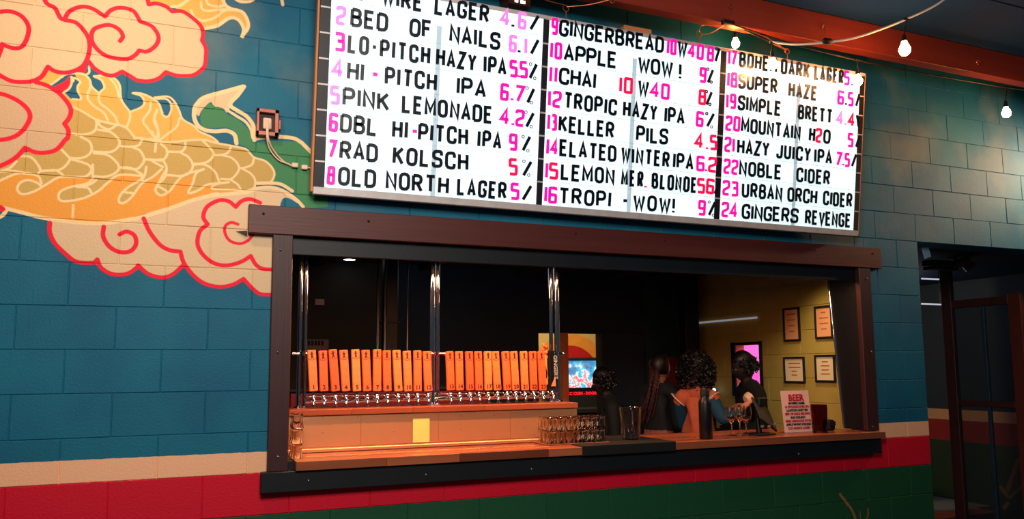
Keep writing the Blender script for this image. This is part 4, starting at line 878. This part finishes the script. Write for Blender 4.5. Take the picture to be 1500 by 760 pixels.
o = MB().box((at(1001, 500, 2.35).x, 2.3, 0), (at(1022, 500, 2.35).x-.01, 2.42, dz-.0), .004).build('post', m_dark); tag(o, 'black vertical post in the far corner behind the curly haired person', 'post')
# pink lit window and the room beyond
pf = MB().box((SX-.015, wy0-.035, wz0-.03), (SX+.0, wy0, wz1+.03), .002).box((SX-.015, wy1, wz0-.03), (SX, wy1+.06, wz1+.03), .002).box((SX-.015, wy0, wz1), (SX, wy1, wz1+.025), .002).build('window_1', m_dark); pf['kind'] = 'structure'; pf['label'] = 'dark framed opening to a pink lit room'
m_pinkw = mat('pale_tiled_wall', (235, 205, 235), .5, var=.05)
pw = MB().box((6.9, 1.2, .0), (6.96, 2.55, 2.5)).build('wall_pink', m_pinkw, kind='structure')
for k in range(6):
    for n in range(5): MB().box((6.885, 1.2+n*.27+.003, .9+k*.2+.003), (6.9, 1.2+(n+1)*.27-.003, .9+(k+1)*.2-.003), .002).build('tile', m_pinkw, pw)
MB().box((5.65, 2.56, 0), (6.96, 2.6, 2.5)).build('wall_pink', m_pinkw, kind='structure'); MB().box((5.65, 1.16, 0), (6.96, 1.2, 2.5)).build('wall_pink', m_pinkw, kind='structure'); MB().box((5.65, 1.16, 2.5), (6.96, 2.6, 2.54)).build('ceiling', m_pinkw, kind='structure')
P = atx(1080, 568, 6.6); bo = thing('red_bottle', 'red topped bottle standing behind the pink lit window', 'bottle', (6.6, P.y-.0, P.z-.12)); MB().lathe([(0, 0), (.03, 0), (.03, .12), (.012, .16), (.012, .2), (0, .2)], 12).build('body', m_pinkw, bo); MB().lathe([(.014, .15), (.014, .205), (0, .205)], 12).build('cap', mat('red_cap', (230, 10, 40), .4), bo)
o = MB().box((6.55, P.y-.25, P.z-.16), (6.8855, P.y+.25, P.z-.121), .003).build('shelf', m_pinkw); tag(o, 'shelf behind the pink lit window', 'shelf')
# certificates
m_paper = mat('cream_paper', (255, 226, 186), .7, var=.03)
m_ink2 = mat('rust_ink', (196, 110, 74), .7)
for i, (x0, y0, x1, y1, lab) in enumerate(((1148, 451, 1174, 499, 'tall black frame with a salmon sheet, top left of the four on the yellow wall'), (1194, 448, 1222, 495, 'tall black frame partly hidden by the jamb, top right of the four'), (1149, 522, 1181, 561, 'wide black frame with a cream sheet, bottom left of the four'), (1194.5, 519, 1226, 560, 'wide black frame partly hidden by the jamb, bottom right of the four'))):
    A = atx(x0, (y0+1), SX); B = atx(x1, y1, SX); zt, zb_ = A.z, B.z-(.0)
    ya, yb = A.y, B.y
    t = thing('picture_frame', lab, 'picture', (SX-.001, (ya+yb)/2, (zt+zb_)/2)); hw = abs(ya-yb)/2; hh = (zt-zb_)/2; fw = .016
    MB().box((-.018, -hw, -hh), (0, -hw+fw, hh), .002).box((-.018, hw-fw, -hh), (0, hw, hh), .002).box((-.018, -hw+fw, hh-fw), (0, hw-fw, hh), .002).box((-.018, -hw+fw, -hh), (0, hw-fw, -hh+fw), .002).build('frame', m_rub, t)
    s_ = MB().box((-.008, -hw+fw, -hh+fw), (-.002, hw-fw, hh-fw)).build('sheet', m_paper if i > 1 else mat('salmon_paper', (255, 172, 128), .7, var=.04), t)
    r4 = random.Random(i); mb = MB()
    for k in range(4): zc = hh-.055-k*(2*hh-.09)/4; wd_ = r4.uniform(.3, .7)*hw; mb.box((-.0088, -wd_+.01, zc-.006), (-.0081, wd_*.8, zc+.004))
    mb.build('print', m_ink2, s_)
bc = thing('red_glow_box', 'low dark red box standing for the red glow behind the beer taps', 'cabinet', (2.2, 1.25, 0)); MB().box((-.85, 0, .0), (.55, .22, Z0+.36), .005).build('body', mat('dark_red_glow', (120, 10, 26), .45), bc); MB().box((-.87, -.02, Z0+.36), (.57, .24, Z0+.385), .004).build('top', m_dark, bc)  # box added to give the deep red glow below the tap handles
# thermostat and switch on the back wall
a = at(447, 497, BY); b = at(480, 515, BY); t = thing('vent_box', 'grey slotted control box on the dark back wall above the first taps', 'control box', ((a.x+b.x)/2, BY-.001, (a.z+b.z)/2)); hw, hh = (b.x-a.x)/2, (a.z-b.z)/2
MB().box((-hw, -.05, -hh), (hw, 0, hh), .006).build('case', mat('grey_case', (120, 100, 100), .5), t)
for k in range(5): MB().box((-hw+.015+k*.028, -.053, .0), (-hw+.035+k*.028, -.0502, hh-.012)).build('slot', m_rub, t)
P = at(468, 442.5, BY); t = thing('switch_plate', 'small beige switch plate on the dark back wall', 'switch', (P.x, BY-.001, P.z)); MB().box((-.04, -.008, -.026), (.04, 0, .026), .003).build('plate', mat('beige_plate', (200, 160, 150), .5), t); MB().box((-.012, -.012, -.008), (.012, -.008, .008), .002).build('toggle', mat('beige_plate', (200, 160, 150)), t)
P = at(1046, 571, 2.2); t = thing('indicator_lamp', 'tiny blue-white light beyond the curly haired person', 'light', P); MB().ball((0, 0, 0), .018, 10, 6).build('lens', mat('blue_white_glow', (190, 205, 255), .3, var=0, emit=3), t); MB().tube([(0, 0, -.015), (0, 0, -P.z)], .012, 8).build('stand', m_dark, t)
# room seen through the back opening: wall with a painted arch and an arcade cabinet
fw_ = MB().box((2.0, 5.4, 0), (8.2, 5.5, 3.2)).build('wall_far', mat('sand_wall', (214, 186, 132), .8, var=.08), kind='structure')
for cx_, cy_, r_, c_, d_ in ((836, 553, .60, (240, 160, 66), .003), (836, 553, .44, (200, 20, 34), .006)): disc(cx_, cy_, 5.4, r_, mat('arch_%d' % r_ if 0 else 'arch_paint_%d' % int(r_*100), c_, .7), fw_, 'painted_arch', d_)
AY = 4.4; a = at(832, 527, AY); b = at(886, 567, AY)
ar = thing('arcade_cabinet', 'black arcade cabinet with a bright colourful screen, seen through the back doorway', 'arcade cabinet', ((a.x+b.x)/2, AY, 0)); hw = (b.x-a.x)/2+.03
for s_ in (-1, 1): MB().box((s_*hw-.015, -.05, 0), (s_*hw+.015, .6, a.z+.03), .004).build('side_panel', m_rub, ar)
MB().box((-hw, .05, 0), (hw, .6, a.z+.02), .004).build('body', m_rub, ar); MB().box((-hw, -.02, a.z), (hw, .05, a.z+.03), .004).build('hood', m_rub, ar); MB().box((-hw, -.22, b.z-.30), (hw, .05, b.z-.24), .008).build('control_deck', m_rub, ar)
def screen_mat():
    m = bpy.data.materials.new('game_screen'); m.use_nodes = True; N = m.node_tree.nodes; L = m.node_tree.links; b_ = N['Principled BSDF']; tc = N.new('ShaderNodeTexCoord')
    vo = N.new('ShaderNodeTexVoronoi'); vo.inputs['Scale'].default_value = 17; nz = N.new('ShaderNodeTexNoise'); nz.inputs['Scale'].default_value = 9; nz.inputs['Detail'].default_value = 5
    L.new(tc.outputs['Object'], vo.inputs['Vector']); L.new(tc.outputs['Object'], nz.inputs['Vector']); r_ = N.new('ShaderNodeValToRGB'); sx_ = N.new('ShaderNodeSeparateXYZ'); L.new(tc.outputs['Object'], sx_.inputs[0]); ma = N.new('ShaderNodeMath'); ma.operation = 'MULTIPLY_ADD'; L.new(sx_.outputs['Z'], ma.inputs[0]); ma.inputs[1].default_value = -.9; L.new(nz.outputs['Fac'], ma.inputs[2]); mb2 = N.new('ShaderNodeMath'); mb2.operation = 'ADD'; L.new(ma.outputs[0], mb2.inputs[0]); mb2.inputs[1].default_value = 1.27; L.new(mb2.outputs[0], r_.inputs[0])
    e = r_.color_ramp.elements; e[0].position = .3; e[0].color = (.01, .16, .4, 1); e[1].position = .75; e[1].color = (1, .7, .1, 1)
    for p_, c_ in ((.42, (.02, .5, .75)), (.47, (.9, .9, 1)), (.53, (.8, .02, .05)), (.6, (1, .85, .7)), (.66, (.25, .05, .4))): q = e.new(p_); q.color = (*c_, 1)
    mx = N.new('ShaderNodeMix'); mx.data_type = 'RGBA'; mx.inputs['Factor'].default_value = .12; L.new(r_.outputs[0], mx.inputs['A']); L.new(vo.outputs['Color'], mx.inputs['B'])
    b_.inputs['Base Color'].default_value = (.02, .02, .02, 1); L.new(mx.outputs['Result'], b_.inputs['Emission Color']); b_.inputs['Emission Strength'].default_value = 1.3; return m
MB().box((-hw+.02, .02, b.z-a.z+a.z), (hw-.02, .049, a.z-.01)).build('screen', screen_mat(), ar)
P = at(855, 577, AY-.0); place_text('CC COIN - DOOR', .05, mat('red_glow', (255, 20, 40), .4, var=0, emit=1.5), ar, (P.x-ar.location.x-.0, .045, P.z-.01), (PI/2, 0, 0), .001, 'lit_lettering')
# ---------------------------------------------------------------- passage on the right
GX = 7.2
m_frame = mat('brown_door_frame', (70, 34, 32), .5, var=.2)
fy0, fy1 = .34, atx(1388, 500, GX).y
dr = thing('glass_door', 'brown framed glass door in the passage at the far right', 'door', (GX, fy0, 0)); zt = atx(1440, 443, GX).z
MB().box((0, fy1-fy0-.06, .0), (.05, fy1-fy0+.04, atx(1388, 385, GX).z), .004).build('post', m_frame, dr); MB().box((0, -.06, 0), (.05, .05, zt+.06), .004).build('post', mat('red_brown_post', (96, 40, 28), .5), dr)
MB().box((0, .05, zt-.03), (.05, fy1-fy0-.06, zt+.04), .004).build('top_rail', m_frame, dr); MB().box((0, .05, Z0+.14), (.05, fy1-fy0-.06, Z0+.19), .004).build('mid_rail', m_frame, dr); MB().box((0, .05, .0), (.05, fy1-fy0-.06, .2), .004).build('bottom_rail', m_frame, dr)
MB().box((0.01, .28, .2), (.04, .31, zt-.03), .003).build('mullion', mat('slate_mullion', (40, 60, 80), .4), dr)
m_pane = bpy.data.materials.new('dark_pane'); m_pane.use_nodes = True; q = m_pane.node_tree.nodes['Principled BSDF']; q.inputs['Base Color'].default_value = (.02, .03, .04, 1); q.inputs['Roughness'].default_value = .06; q.inputs['Alpha'].default_value = .35
for z0_, z1_ in ((.2, Z0+.14), (Z0+.19, zt-.03)):
    for y0_, y1_ in ((.05, .28), (.31, fy1-fy0-.06)): MB().box((.022, y0_, z0_), (.028, y1_, z1_)).build('pane', m_pane, dr)
RX = 9.0
zc1, zc2 = atx(1445, 602, RX).z, atx(1445, 618, RX).z; zc3 = atx(1445, 650, RX).z
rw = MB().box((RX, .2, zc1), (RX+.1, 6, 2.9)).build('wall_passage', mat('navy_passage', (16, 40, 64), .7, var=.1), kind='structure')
MB().box((RX, .2, zc2), (RX+.1, 6, zc1)).build('reflected_cream', mat('reflected_cream', (200, 150, 120), .7), rw); MB().box((RX, .2, zc3), (RX+.1, 6, zc2)).build('reflected_red', mat('reflected_red', (140, 20, 36), .7), rw); MB().box((RX, .2, 0), (RX+.1, 6, zc3)).build('reflected_green', mat('reflected_green', (16, 50, 40), .7), rw)  # bands painted on this wall for the reflection in the door glass
mb = MB(); Lp = lambda x, y: (atx(x, y, RX).y, atx(x, y, RX).z)
for pts, w_ in ((((1476, 720), (1486, 690), (1492, 672)), .05), (((1478, 728), (1465, 712)), .04), (((1478, 730), (1498, 712)), .04), (((1478, 735), (1470, 745)), .04)):
    q = [Lp(*p) for p in pts]; tmp = MB(); ribbon(tmp, q, w_, t=.003); mb.add([(RX-.001+v_[1], v_[0], v_[2]) for v_ in tmp.v], tmp.f)
mb.build('reflected_leaf', mat('dim_gold_reflection', (120, 90, 50), .7), rw)  # leaf shape painted for its reflection in the glass
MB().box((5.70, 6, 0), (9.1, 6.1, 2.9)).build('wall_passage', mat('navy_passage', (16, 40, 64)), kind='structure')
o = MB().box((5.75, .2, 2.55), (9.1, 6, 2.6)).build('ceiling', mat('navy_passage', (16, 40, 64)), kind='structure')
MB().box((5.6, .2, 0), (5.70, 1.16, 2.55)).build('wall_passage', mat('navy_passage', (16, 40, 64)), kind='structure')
P = atz(1370, 752, 0); o = MB().box((P.x-.5, P.y-.25, .0), (P.x+.6, P.y-.02, .02), .004).build('floor_light_strip', mat('salmon_light', (226, 120, 90), .7)); tag(o, 'salmon strip standing for lamp light on the passage floor', 'mat')  # coloured strip stands for the warm light spot on the floor
o = MB().box((P.x-.6, P.y+.02, .0), (P.x+1.1, P.y+1.6, .012), .003).build('floor_light_patch', mat('pale_floor_light', (150, 150, 165), .5)); tag(o, 'pale grey patch standing for lit floor in the dark passage', 'light patch')  # paler slab stands for the grey lit patch of floor
# twin head emergency lamp under the passage head
P = at(1400, 388, .8); em = thing('emergency_light', 'dark twin head lamp unit high in the passage', 'light', P)
MB().box((-.36, -.04, -.02), (.0, .06, .03), .008).build('bar', m_frame, em); MB().box((-.36, -.045, -.055), (-.02, .05, -.03), .006).build('bar', m_frame, em); MB().tube([(-.03, -.02, .0), (.06, -.08, .03)], [.035, .045], 14).build('lamp_head', mat('mauve_lamp_head', (120, 74, 78), .45), em); MB().tube([(.09, .0, .05), (.12, -.06, -.03)], [.04, .055], 14).build('lamp_head', mat('mauve_lamp_head', (120, 74, 78)), em); MB().tube([(0, 0, .02), (.03, .02, .17)], .014, 8).build('stem', m_frame, em)
for i, (ya_, xx) in enumerate(((409, 1375), (446, 1378))):
    A = at(1350, ya_-1, 1.6); B = at(xx, ya_, 1.6); o = MB().tube([A, B], .008, 8).build('reflection_line', mat('cool_reflection', (220, 225, 240), .3, var=0, emit=.7)); MB().tube([B, (B.x, B.y, 2.55)], .003, 5).build('rod', m_dark, o); tag(o, ('upper' if i == 0 else 'lower')+' thin glowing line standing for a fluorescent reflection in the passage', 'light')  # emissive lines stand for fluorescent reflections, hanging rods are added
a = at(1349, 355, .01); o = MB().add([tuple(at(1350, 356, .195)), tuple(at(1353, 356, .06)), tuple(at(1361, 372, .10)), tuple(at(1351, 371, .19))], [(0, 1, 2, 3)]) 
P = at(1355, 363, .12); o = MB().box((-.035, -.004, -.045), (.035, .004, .045), .001).build('reveal_light_patch', mat('pale_blue_light', (150, 190, 215), .5), None, (P.x+.01, .12, 2.44), rot=(0, -.3, .0)); tag(o, 'pale blue patch standing for the lit reveal of the passage opening', 'plate')  # pale patch coloured as the lit part of the wall reveal

# ---------------------------------------------------------------- people
m_skin = mat('brown_skin', (150, 88, 66), .55, var=.06); m_dskin = mat('silhouette_skin', (40, 24, 22), .7); m_skin2 = mat('warm_skin', (214, 140, 104), .5, var=.06)  # second skin tone is darkened to carry the silhouette shade
m_hair = mat('black_hair', (14, 10, 12), .45, var=.2, scale=40); m_eye = mat('shaded_eye_white', (110, 100, 95), .6)  # eye tone is darkened to suit the silhouetted heads
def skin_mesh(verts, edges, radii):
    me = bpy.data.meshes.new('tmp'); me.from_pydata([tuple(v) for v in verts], edges, []); o = bpy.data.objects.new('tmp', me); COL.objects.link(o)
    o.modifiers.new('Skin', 'SKIN'); s_ = o.modifiers.new('Sub', 'SUBSURF'); s_.levels = 2; s_.render_levels = 2
    for i, r_ in enumerate(radii): me.skin_vertices[0].data[i].radius = (r_, r_) if not isinstance(r_, tuple) else r_
    for i in range(len(radii)): me.skin_vertices[0].data[i].use_root = (i == 0)
    bpy.context.view_layer.update(); dg = bpy.context.evaluated_depsgraph_get(); r = bpy.data.meshes.new_from_object(o.evaluated_get(dg)); bpy.data.objects.remove(o); return r
def head_mesh(M, s=1.):
    n, m = 28, 22; v = []; f = []
    for i in range(m+1):
        for k in range(n):
            ph = PI*i/m; th = 2*PI*k/n; x, y, z = math.sin(ph)*math.cos(th), math.sin(ph)*math.sin(th), -math.cos(ph)
            nar = 1-.28*max(0, -z)**1.3; X = x*.073*nar; Y = y*.092*(1-.12*max(0, -z)) + (.008 if z < 0 and y > 0 else 0); Z = z*.115
            if y > 0: Y += .022*math.exp(-(x/.16)**2-((z+.14)/.17)**2) - .010*math.exp(-((abs(x)-.36)/.17)**2-((z-.08)/.12)**2) + .006*math.exp(-(x/.35)**2-((z+.46)/.07)**2) + .008*math.exp(-(x/.3)**2-((z+.85)/.2)**2)
            v.append(M @ Vector((X*s, Y*s, Z*s)))
    for i in range(m):
        for k in range(n): f.append((i*n+k, i*n+(k+1) % n, (i+1)*n+(k+1) % n, (i+1)*n+k))
    return v, f
def person(label, loc, rz, height, joints, skin, top, bottom, hair, sleeve=True, bare=False, head_tilt=(0, 0, 0), sleeve_m=None, lean=0.):
    """joints: optional overrides in world coordinates for (r|l) shoulder, elbow, wrist, palm"""
    loc = Vector(loc); R = Matrix.Rotation(rz, 3, 'Z'); k = height/1.66
    root = thing('person', label, 'person', loc)
    W = lambda p: R @ (Vector(p)*k)
    J = dict(pelvis=W((0, 0, .93)), waist=W((0, .02*lean, 1.06)), chest=W((0, .10*lean, 1.24)), neckb=W((0, .17*lean-.01, 1.41)), neck=W((0, .2*lean, 1.475)), head=W((0, .22*lean+.02, 1.545)))
    for s_, x_ in (('r', 1), ('l', -1)):
        J[s_+'sh'] = W((x_*.148, .15*lean-.01, 1.365)); J[s_+'el'] = W((x_*.168, .12*lean-.01, 1.10)); J[s_+'wr'] = W((x_*.15, .22+.1*lean, 1.04)); J[s_+'pa'] = W((x_*.18, .30+.1*lean, 1.04))
        J[s_+'hp'] = W((x_*.088, 0, .88)); J[s_+'kn'] = W((x_*.095, .03, .48)); J[s_+'an'] = W((x_*.10, -.01, .08)); J[s_+'to'] = W((x_*.11, .13, .035))
    for n_, p in joints.items(): J[n_] = Vector(p)-loc
    names = ['pelvis', 'waist', 'chest', 'neckb', 'neck', 'head']; rad = [.105, .10, .115, .06, .045, .05]
    E_ = [(0, 1), (1, 2), (2, 3), (3, 4), (4, 5)]
    V = [J[n_] for n_ in names]
    def addv(p, r_, par): V.append(p); rad.append(r_); E_.append((par, len(V)-1)); return len(V)-1
    for s_ in 'rl':
        a = addv(J[s_+'sh'], .05, 3); b = addv(J[s_+'el'], .038, a); c = addv(J[s_+'wr'], .025, b); d = addv(J[s_+'pa'], .030, c)
        dirn = (J[s_+'pa']-J[s_+'wr']).normalized(); side = dirn.cross(Vector((0, 0, 1))).normalized(); up = side.cross(dirn)
        for q, ln in ((-.026, .062), (-.009, .074), (.009, .078), (.026, .068)):
            p1 = J[s_+'pa']+dirn*.03+side*q; p2 = p1+dirn*ln*.45-up*.01; p3 = p2+dirn*ln*.25-up*ln*.38; i1 = addv(p1, .0095, d); i2 = addv(p2, .0085, i1); addv(p3, .0075, i2)
        tdir = -1 if s_ == 'r' else 1
        t1_ = J[s_+'wr']+(J[s_+'pa']-J[s_+'wr'])*.6+side*tdir*.034; i1 = addv(t1_, .012, c); i2 = addv(t1_+dirn*.032+side*tdir*.016-up*.006, .010, i1); addv(t1_+dirn*.058+side*tdir*.012-up*.016, .0085, i2)
        a = addv(J[s_+'hp'], .085, 0); b = addv(J[s_+'kn'], .055, a); c = addv(J[s_+'an'], .038, b); addv(J[s_+'to'], .032, c)
    for s_, x_ in (('r', 1), ('l', -1)):
        c0 = J['chest'].lerp(J[s_+'sh'], .45)+Vector((0, 0, -.05*k)); V.append(c0); rad.append(.088); E_.append((2, len(V)-1))
    me = skin_mesh(V, E_, [r_*k for r_ in rad]); src = me.copy()
    hM = Matrix.Translation(J['head']+Vector((0, 0, .03*k))) @ Matrix.Rotation(rz+head_tilt[2], 4, 'Z') @ Matrix.Rotation(head_tilt[0], 4, 'X')
    hv, hf = head_mesh(hM, k); bmm = bmesh.new(); bmm.from_mesh(me); vs = [bmm.verts.new(v) for v in hv]
    for q in hf:
        try: bmm.faces.new([vs[i] for i in q])
        except Exception: pass
    for sx_ in (-1, 1):
        e0 = MB().ball(hM @ Vector((sx_*.074*k, -.005, -.005)), .02*k, 8, 6, (.5, 1, 1.4)); vs = [bmm.verts.new(v) for v in e0.v]
        for q in e0.f:
            try: bmm.faces.new([vs[i] for i in q])
            except Exception: pass
    bmesh.ops.remove_doubles(bmm, verts=bmm.verts, dist=1e-5); bmm.to_mesh(me); bmm.free()
    for p in me.polygons: p.use_smooth = True
    me.materials.clear(); me.materials.append(skin); link('body', me, root)
    for sx_ in (-1, 1): MB().ball(hM @ Vector((sx_*.026*k, .080*k, .010*k)), .011*k, 8, 6).build('eye', m_eye, root)
    src.update(); segs = [('w', J['pelvis'], J['waist']), ('t', J['waist'], J['chest']), ('t', J['chest'], J['neckb']), ('n', J['neckb'].lerp(J['neck'], .35), J['head'])]
    for s_ in 'rl':
        segs += [('t', J['neckb'], J[s_+'sh']), ('s', J[s_+'sh'].lerp(J[s_+'el'], .12), J[s_+'el']), ('s', J[s_+'el'], J[s_+'el'].lerp(J[s_+'wr'], .86)), ('n', J[s_+'el'].lerp(J[s_+'wr'], .93), J[s_+'pa']), ('n', J[s_+'pa'], J[s_+'pa']+(J[s_+'pa']-J[s_+'wr'])*1.5),
                 ('p', J['pelvis']-Vector((0, 0, .07*k)), J[s_+'hp']), ('p', J[s_+'hp'], J[s_+'kn']), ('p', J[s_+'kn'], J[s_+'an'].lerp(J[s_+'kn'], .1)), ('n', J[s_+'an'], J[s_+'to'])]
    def near(p):
        best = (9, 'n')
        for t_, a, b in segs:
            d = b-a; u = min(1, max(0, (p-a).dot(d)/max(1e-9, d.length_squared))); q = (p-a-d*u).length
            if q < best[0]: best = (q, t_)
        return best[1]
    lab_ = [near(v.co) for v in src.vertices]; nrm = [v.normal.copy() for v in src.vertices]
    def cloth(nm, keys, off, m, cut=None):
        fs = [tuple(p.vertices) for p in src.polygons if sum(lab_[i] in keys for i in p.vertices)*2 >= len(p.vertices)]; ids = sorted({i for f_ in fs for i in f_}); mp_ = {q: i for i, q in enumerate(ids)}
        o = MB().add([src.vertices[i].co+nrm[i]*off*k for i in ids], [tuple(mp_[i] for i in f_) for f_ in fs], True).build(nm, m, root, smooth_angle=180)
        if cut:
            q = bmesh.new(); q.from_mesh(o.data); bmesh.ops.bisect_plane(q, geom=q.verts[:]+q.edges[:]+q.faces[:], plane_co=(0, 0, cut[0]), plane_no=(0, 0, -cut[1]), clear_outer=True)
            q.to_mesh(o.data); q.free()
        return o
    wz = J['waist'].z+.01; cloth('top', 'tw' if sleeve_m else 'tws', .017, top, (wz, 1))
    if sleeve_m: cloth('sleeve', 's', .013, sleeve_m)
    cloth('trousers', 'pw', .013, bottom, (wz+.03, -1))
    if sleeve_m:
        for s_ in 'rl':
            a = J[s_+'sh']; d = ((J[s_+'el']-a).normalized()*.55+(a-J['neckb']).normalized()).normalized(); u_ = d.orthogonal().normalized(); w_ = d.cross(u_); c_ = a+d*.018; MB().tube([c_+(u_*math.cos(t)+w_*math.sin(t))*.073*k for t in [i*2*PI/20 for i in range(21)]], .0045, 6, cap=False).build('piping', mat('cream_piping', (240, 225, 205), .6), root)
    for s_ in 'rl': MB().ball(J[s_+'an'].lerp(J[s_+'to'], .55)+Vector((0, 0, -.012)), .055, 12, 8, (.85, 1.7, .75)).build('shoe', m_rub, root)
    hair(root, hM, k); return root, J, hM
def cap(root, hM, k, sc=(1.16, 1.13, 1.12), off=(0, -.016, .016)):
    v = []; f = []; n, m = 26, 16
    for i in range(m+1):
        for j in range(n):
            ph = PI*i/m; th = 2*PI*j/n; x, y, z = math.sin(ph)*math.cos(th), math.sin(ph)*math.sin(th), -math.cos(ph)
            sm_ = lambda e0, e1, q: (lambda t: t*t*(3-2*t))(min(1, max(0, (q-e0)/(e1-e0))))
            k_ = 1-max(sm_(.0, .35, y)*(1-sm_(.2, .5, z)), 1-sm_(-.75, -.35, z))
            fx = [.80+(q-.80)*k_ for q in sc]
            v.append(hM @ Vector(((x*.073*fx[0]+off[0]*k_)*k, (y*.092*fx[1]+off[1]*k_)*k, (z*.115*fx[2]+off[2]*k_)*k)))
    for i in range(m):
        for j in range(n): f.append((i*n+j, i*n+(j+1) % n, (i+1)*n+(j+1) % n, (i+1)*n+j))
    return MB().add(v, f, True).build('hair', m_hair, root)
def hair_braids(root, hM, k):
    h = cap(root, hM, k); r5 = random.Random(2)
    for i in range(9):
        a = -1.2+i*.2; st = hM @ Vector((math.sin(a)*.055-.008, -.088, .055-.022*(i % 3))); pts = []; rad = []; n = 46
        end = Vector((st.x-.085-.014*(i % 4), st.y-.05+r5.uniform(-.02, .02), st.z-.36-r5.uniform(0, .12)))
        mid = Vector((st.x-.012, st.y-.07, st.z-.12))
        for j in range(n+1):
            t = j/n; p = st*(1-t)**2+mid*2*t*(1-t)+end*t*t; pts.append(p); rad.append((.0105-.004*t)*(1+.28*math.sin(j*PI*.5*1.0*1.2)))
        MB().tube(pts, rad, 7).build('braid', mat('brown_black_braid', (66, 30, 32), .28, var=.3, scale=60), h)
def hair_curly(root, hM, k, g=1., n_=1200, c0=(1.5, 1.35, 1.25), ry=1.):
    h = cap(root, hM, k, c0, (0, -.02*ry, .02)); r6 = random.Random(5); mb = MB()
    for i in range(n_):
        z = r6.uniform(-1.0, 1); th = r6.uniform(0, 2*PI); x = math.sqrt(max(0, 1-z*z))*math.cos(th); y = math.sqrt(max(0, 1-z*z))*math.sin(th)
        if y > .55 and z < .35: continue
        rr_ = r6.uniform(.92, 1.12); P = hM @ (Vector((x*.138*g*rr_*(1+.15*max(0, -z)*ry), (y*.13*(g*.5+.5*ry if g < 1 else 1)-.02)*rr_, (z*.158*g+.005)*rr_ - .025*ry))*k)
        if ry < 1 and z < -.35 : continue
        ax = Vector((r6.uniform(-1, 1), r6.uniform(-1, 1), r6.uniform(-1, 1))).normalized(); u_ = ax.orthogonal().normalized(); w_ = ax.cross(u_); rd = r6.uniform(.010, .019)*ry
        mb.tube([P+(u_*math.cos(t)+w_*math.sin(t))*rd+ax*t*.003 for t in [q*.95 for q in range(8)]], .0042, 4, cap=False)
    mb.build('curls', m_hair, h, kind='stuff')
def hair_short(root, hM, k): hair_curly(root, hM, k, .66, 900, (1.14, 1.12, 1.10), .75)
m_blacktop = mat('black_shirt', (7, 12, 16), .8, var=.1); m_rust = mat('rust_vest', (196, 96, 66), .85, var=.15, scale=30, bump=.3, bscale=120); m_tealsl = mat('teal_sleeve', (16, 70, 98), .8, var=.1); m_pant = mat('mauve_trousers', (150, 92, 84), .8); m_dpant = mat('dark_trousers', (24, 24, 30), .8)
def foot(px, Y): P = at(px, 600, Y); return (P.x, P.y, 0)
Hh = lambda px, py, Y: at(px, py, Y).z
Y1 = 1.45
person('person with long braids and a black top, back turned, behind the pitcher', foot(966, Y1), -1.05, Hh(963, 524, Y1)-.0, {}, m_skin, m_blacktop, m_pant, hair_braids, lean=.12)
Y2 = 1.12; f2 = foot(1021, Y2)
sh_r = at(1042, 583, 1.0); el = at(1060, 617, .92); wr = at(1083, 601, .88); pa = at(1094, 592, .86)
sh_l = at(996, 583, 1.16); el2 = at(1000, 625, 1.28); wr2 = at(1070, 600, 1.22); pa2 = at(1082, 594, 1.12)
per2, J2, hM2 = person('person with big curly hair, rust vest and teal sleeves, holding a pale cup', f2, -.75, Hh(1020, 516, Y2)-.055, dict(rsh=sh_r, rel=el, rwr=wr, rpa=pa, lsh=sh_l, lel=el2, lwr=wr2, lpa=pa2), m_skin2, m_rust, m_dpant, hair_curly, sleeve_m=m_tealsl)
MB().tube([wr+(pa-wr)*.1-Vector(f2)+Vector((0, math.cos(t)*.033, math.sin(t)*.033)) for t in [i*2*PI/12 for i in range(13)]], .005, 6, cap=False).build('wristband', m_rub, per2)
P = at(1096, 583, .90); cup = thing('held_cup', 'pale rounded cup held in the hand of the curly haired person', 'cup', P); MB().lathe([(0, -.03), (.03, -.028), (.043, -.005), (.045, .02), (.041, .02), (.038, 0), (0, -.02)], 18, Matrix.Rotation(1.1, 4, 'Y')).build('bowl', mat('pale_ceramic', (250, 200, 170), .35), cup)
Y3 = 1.15
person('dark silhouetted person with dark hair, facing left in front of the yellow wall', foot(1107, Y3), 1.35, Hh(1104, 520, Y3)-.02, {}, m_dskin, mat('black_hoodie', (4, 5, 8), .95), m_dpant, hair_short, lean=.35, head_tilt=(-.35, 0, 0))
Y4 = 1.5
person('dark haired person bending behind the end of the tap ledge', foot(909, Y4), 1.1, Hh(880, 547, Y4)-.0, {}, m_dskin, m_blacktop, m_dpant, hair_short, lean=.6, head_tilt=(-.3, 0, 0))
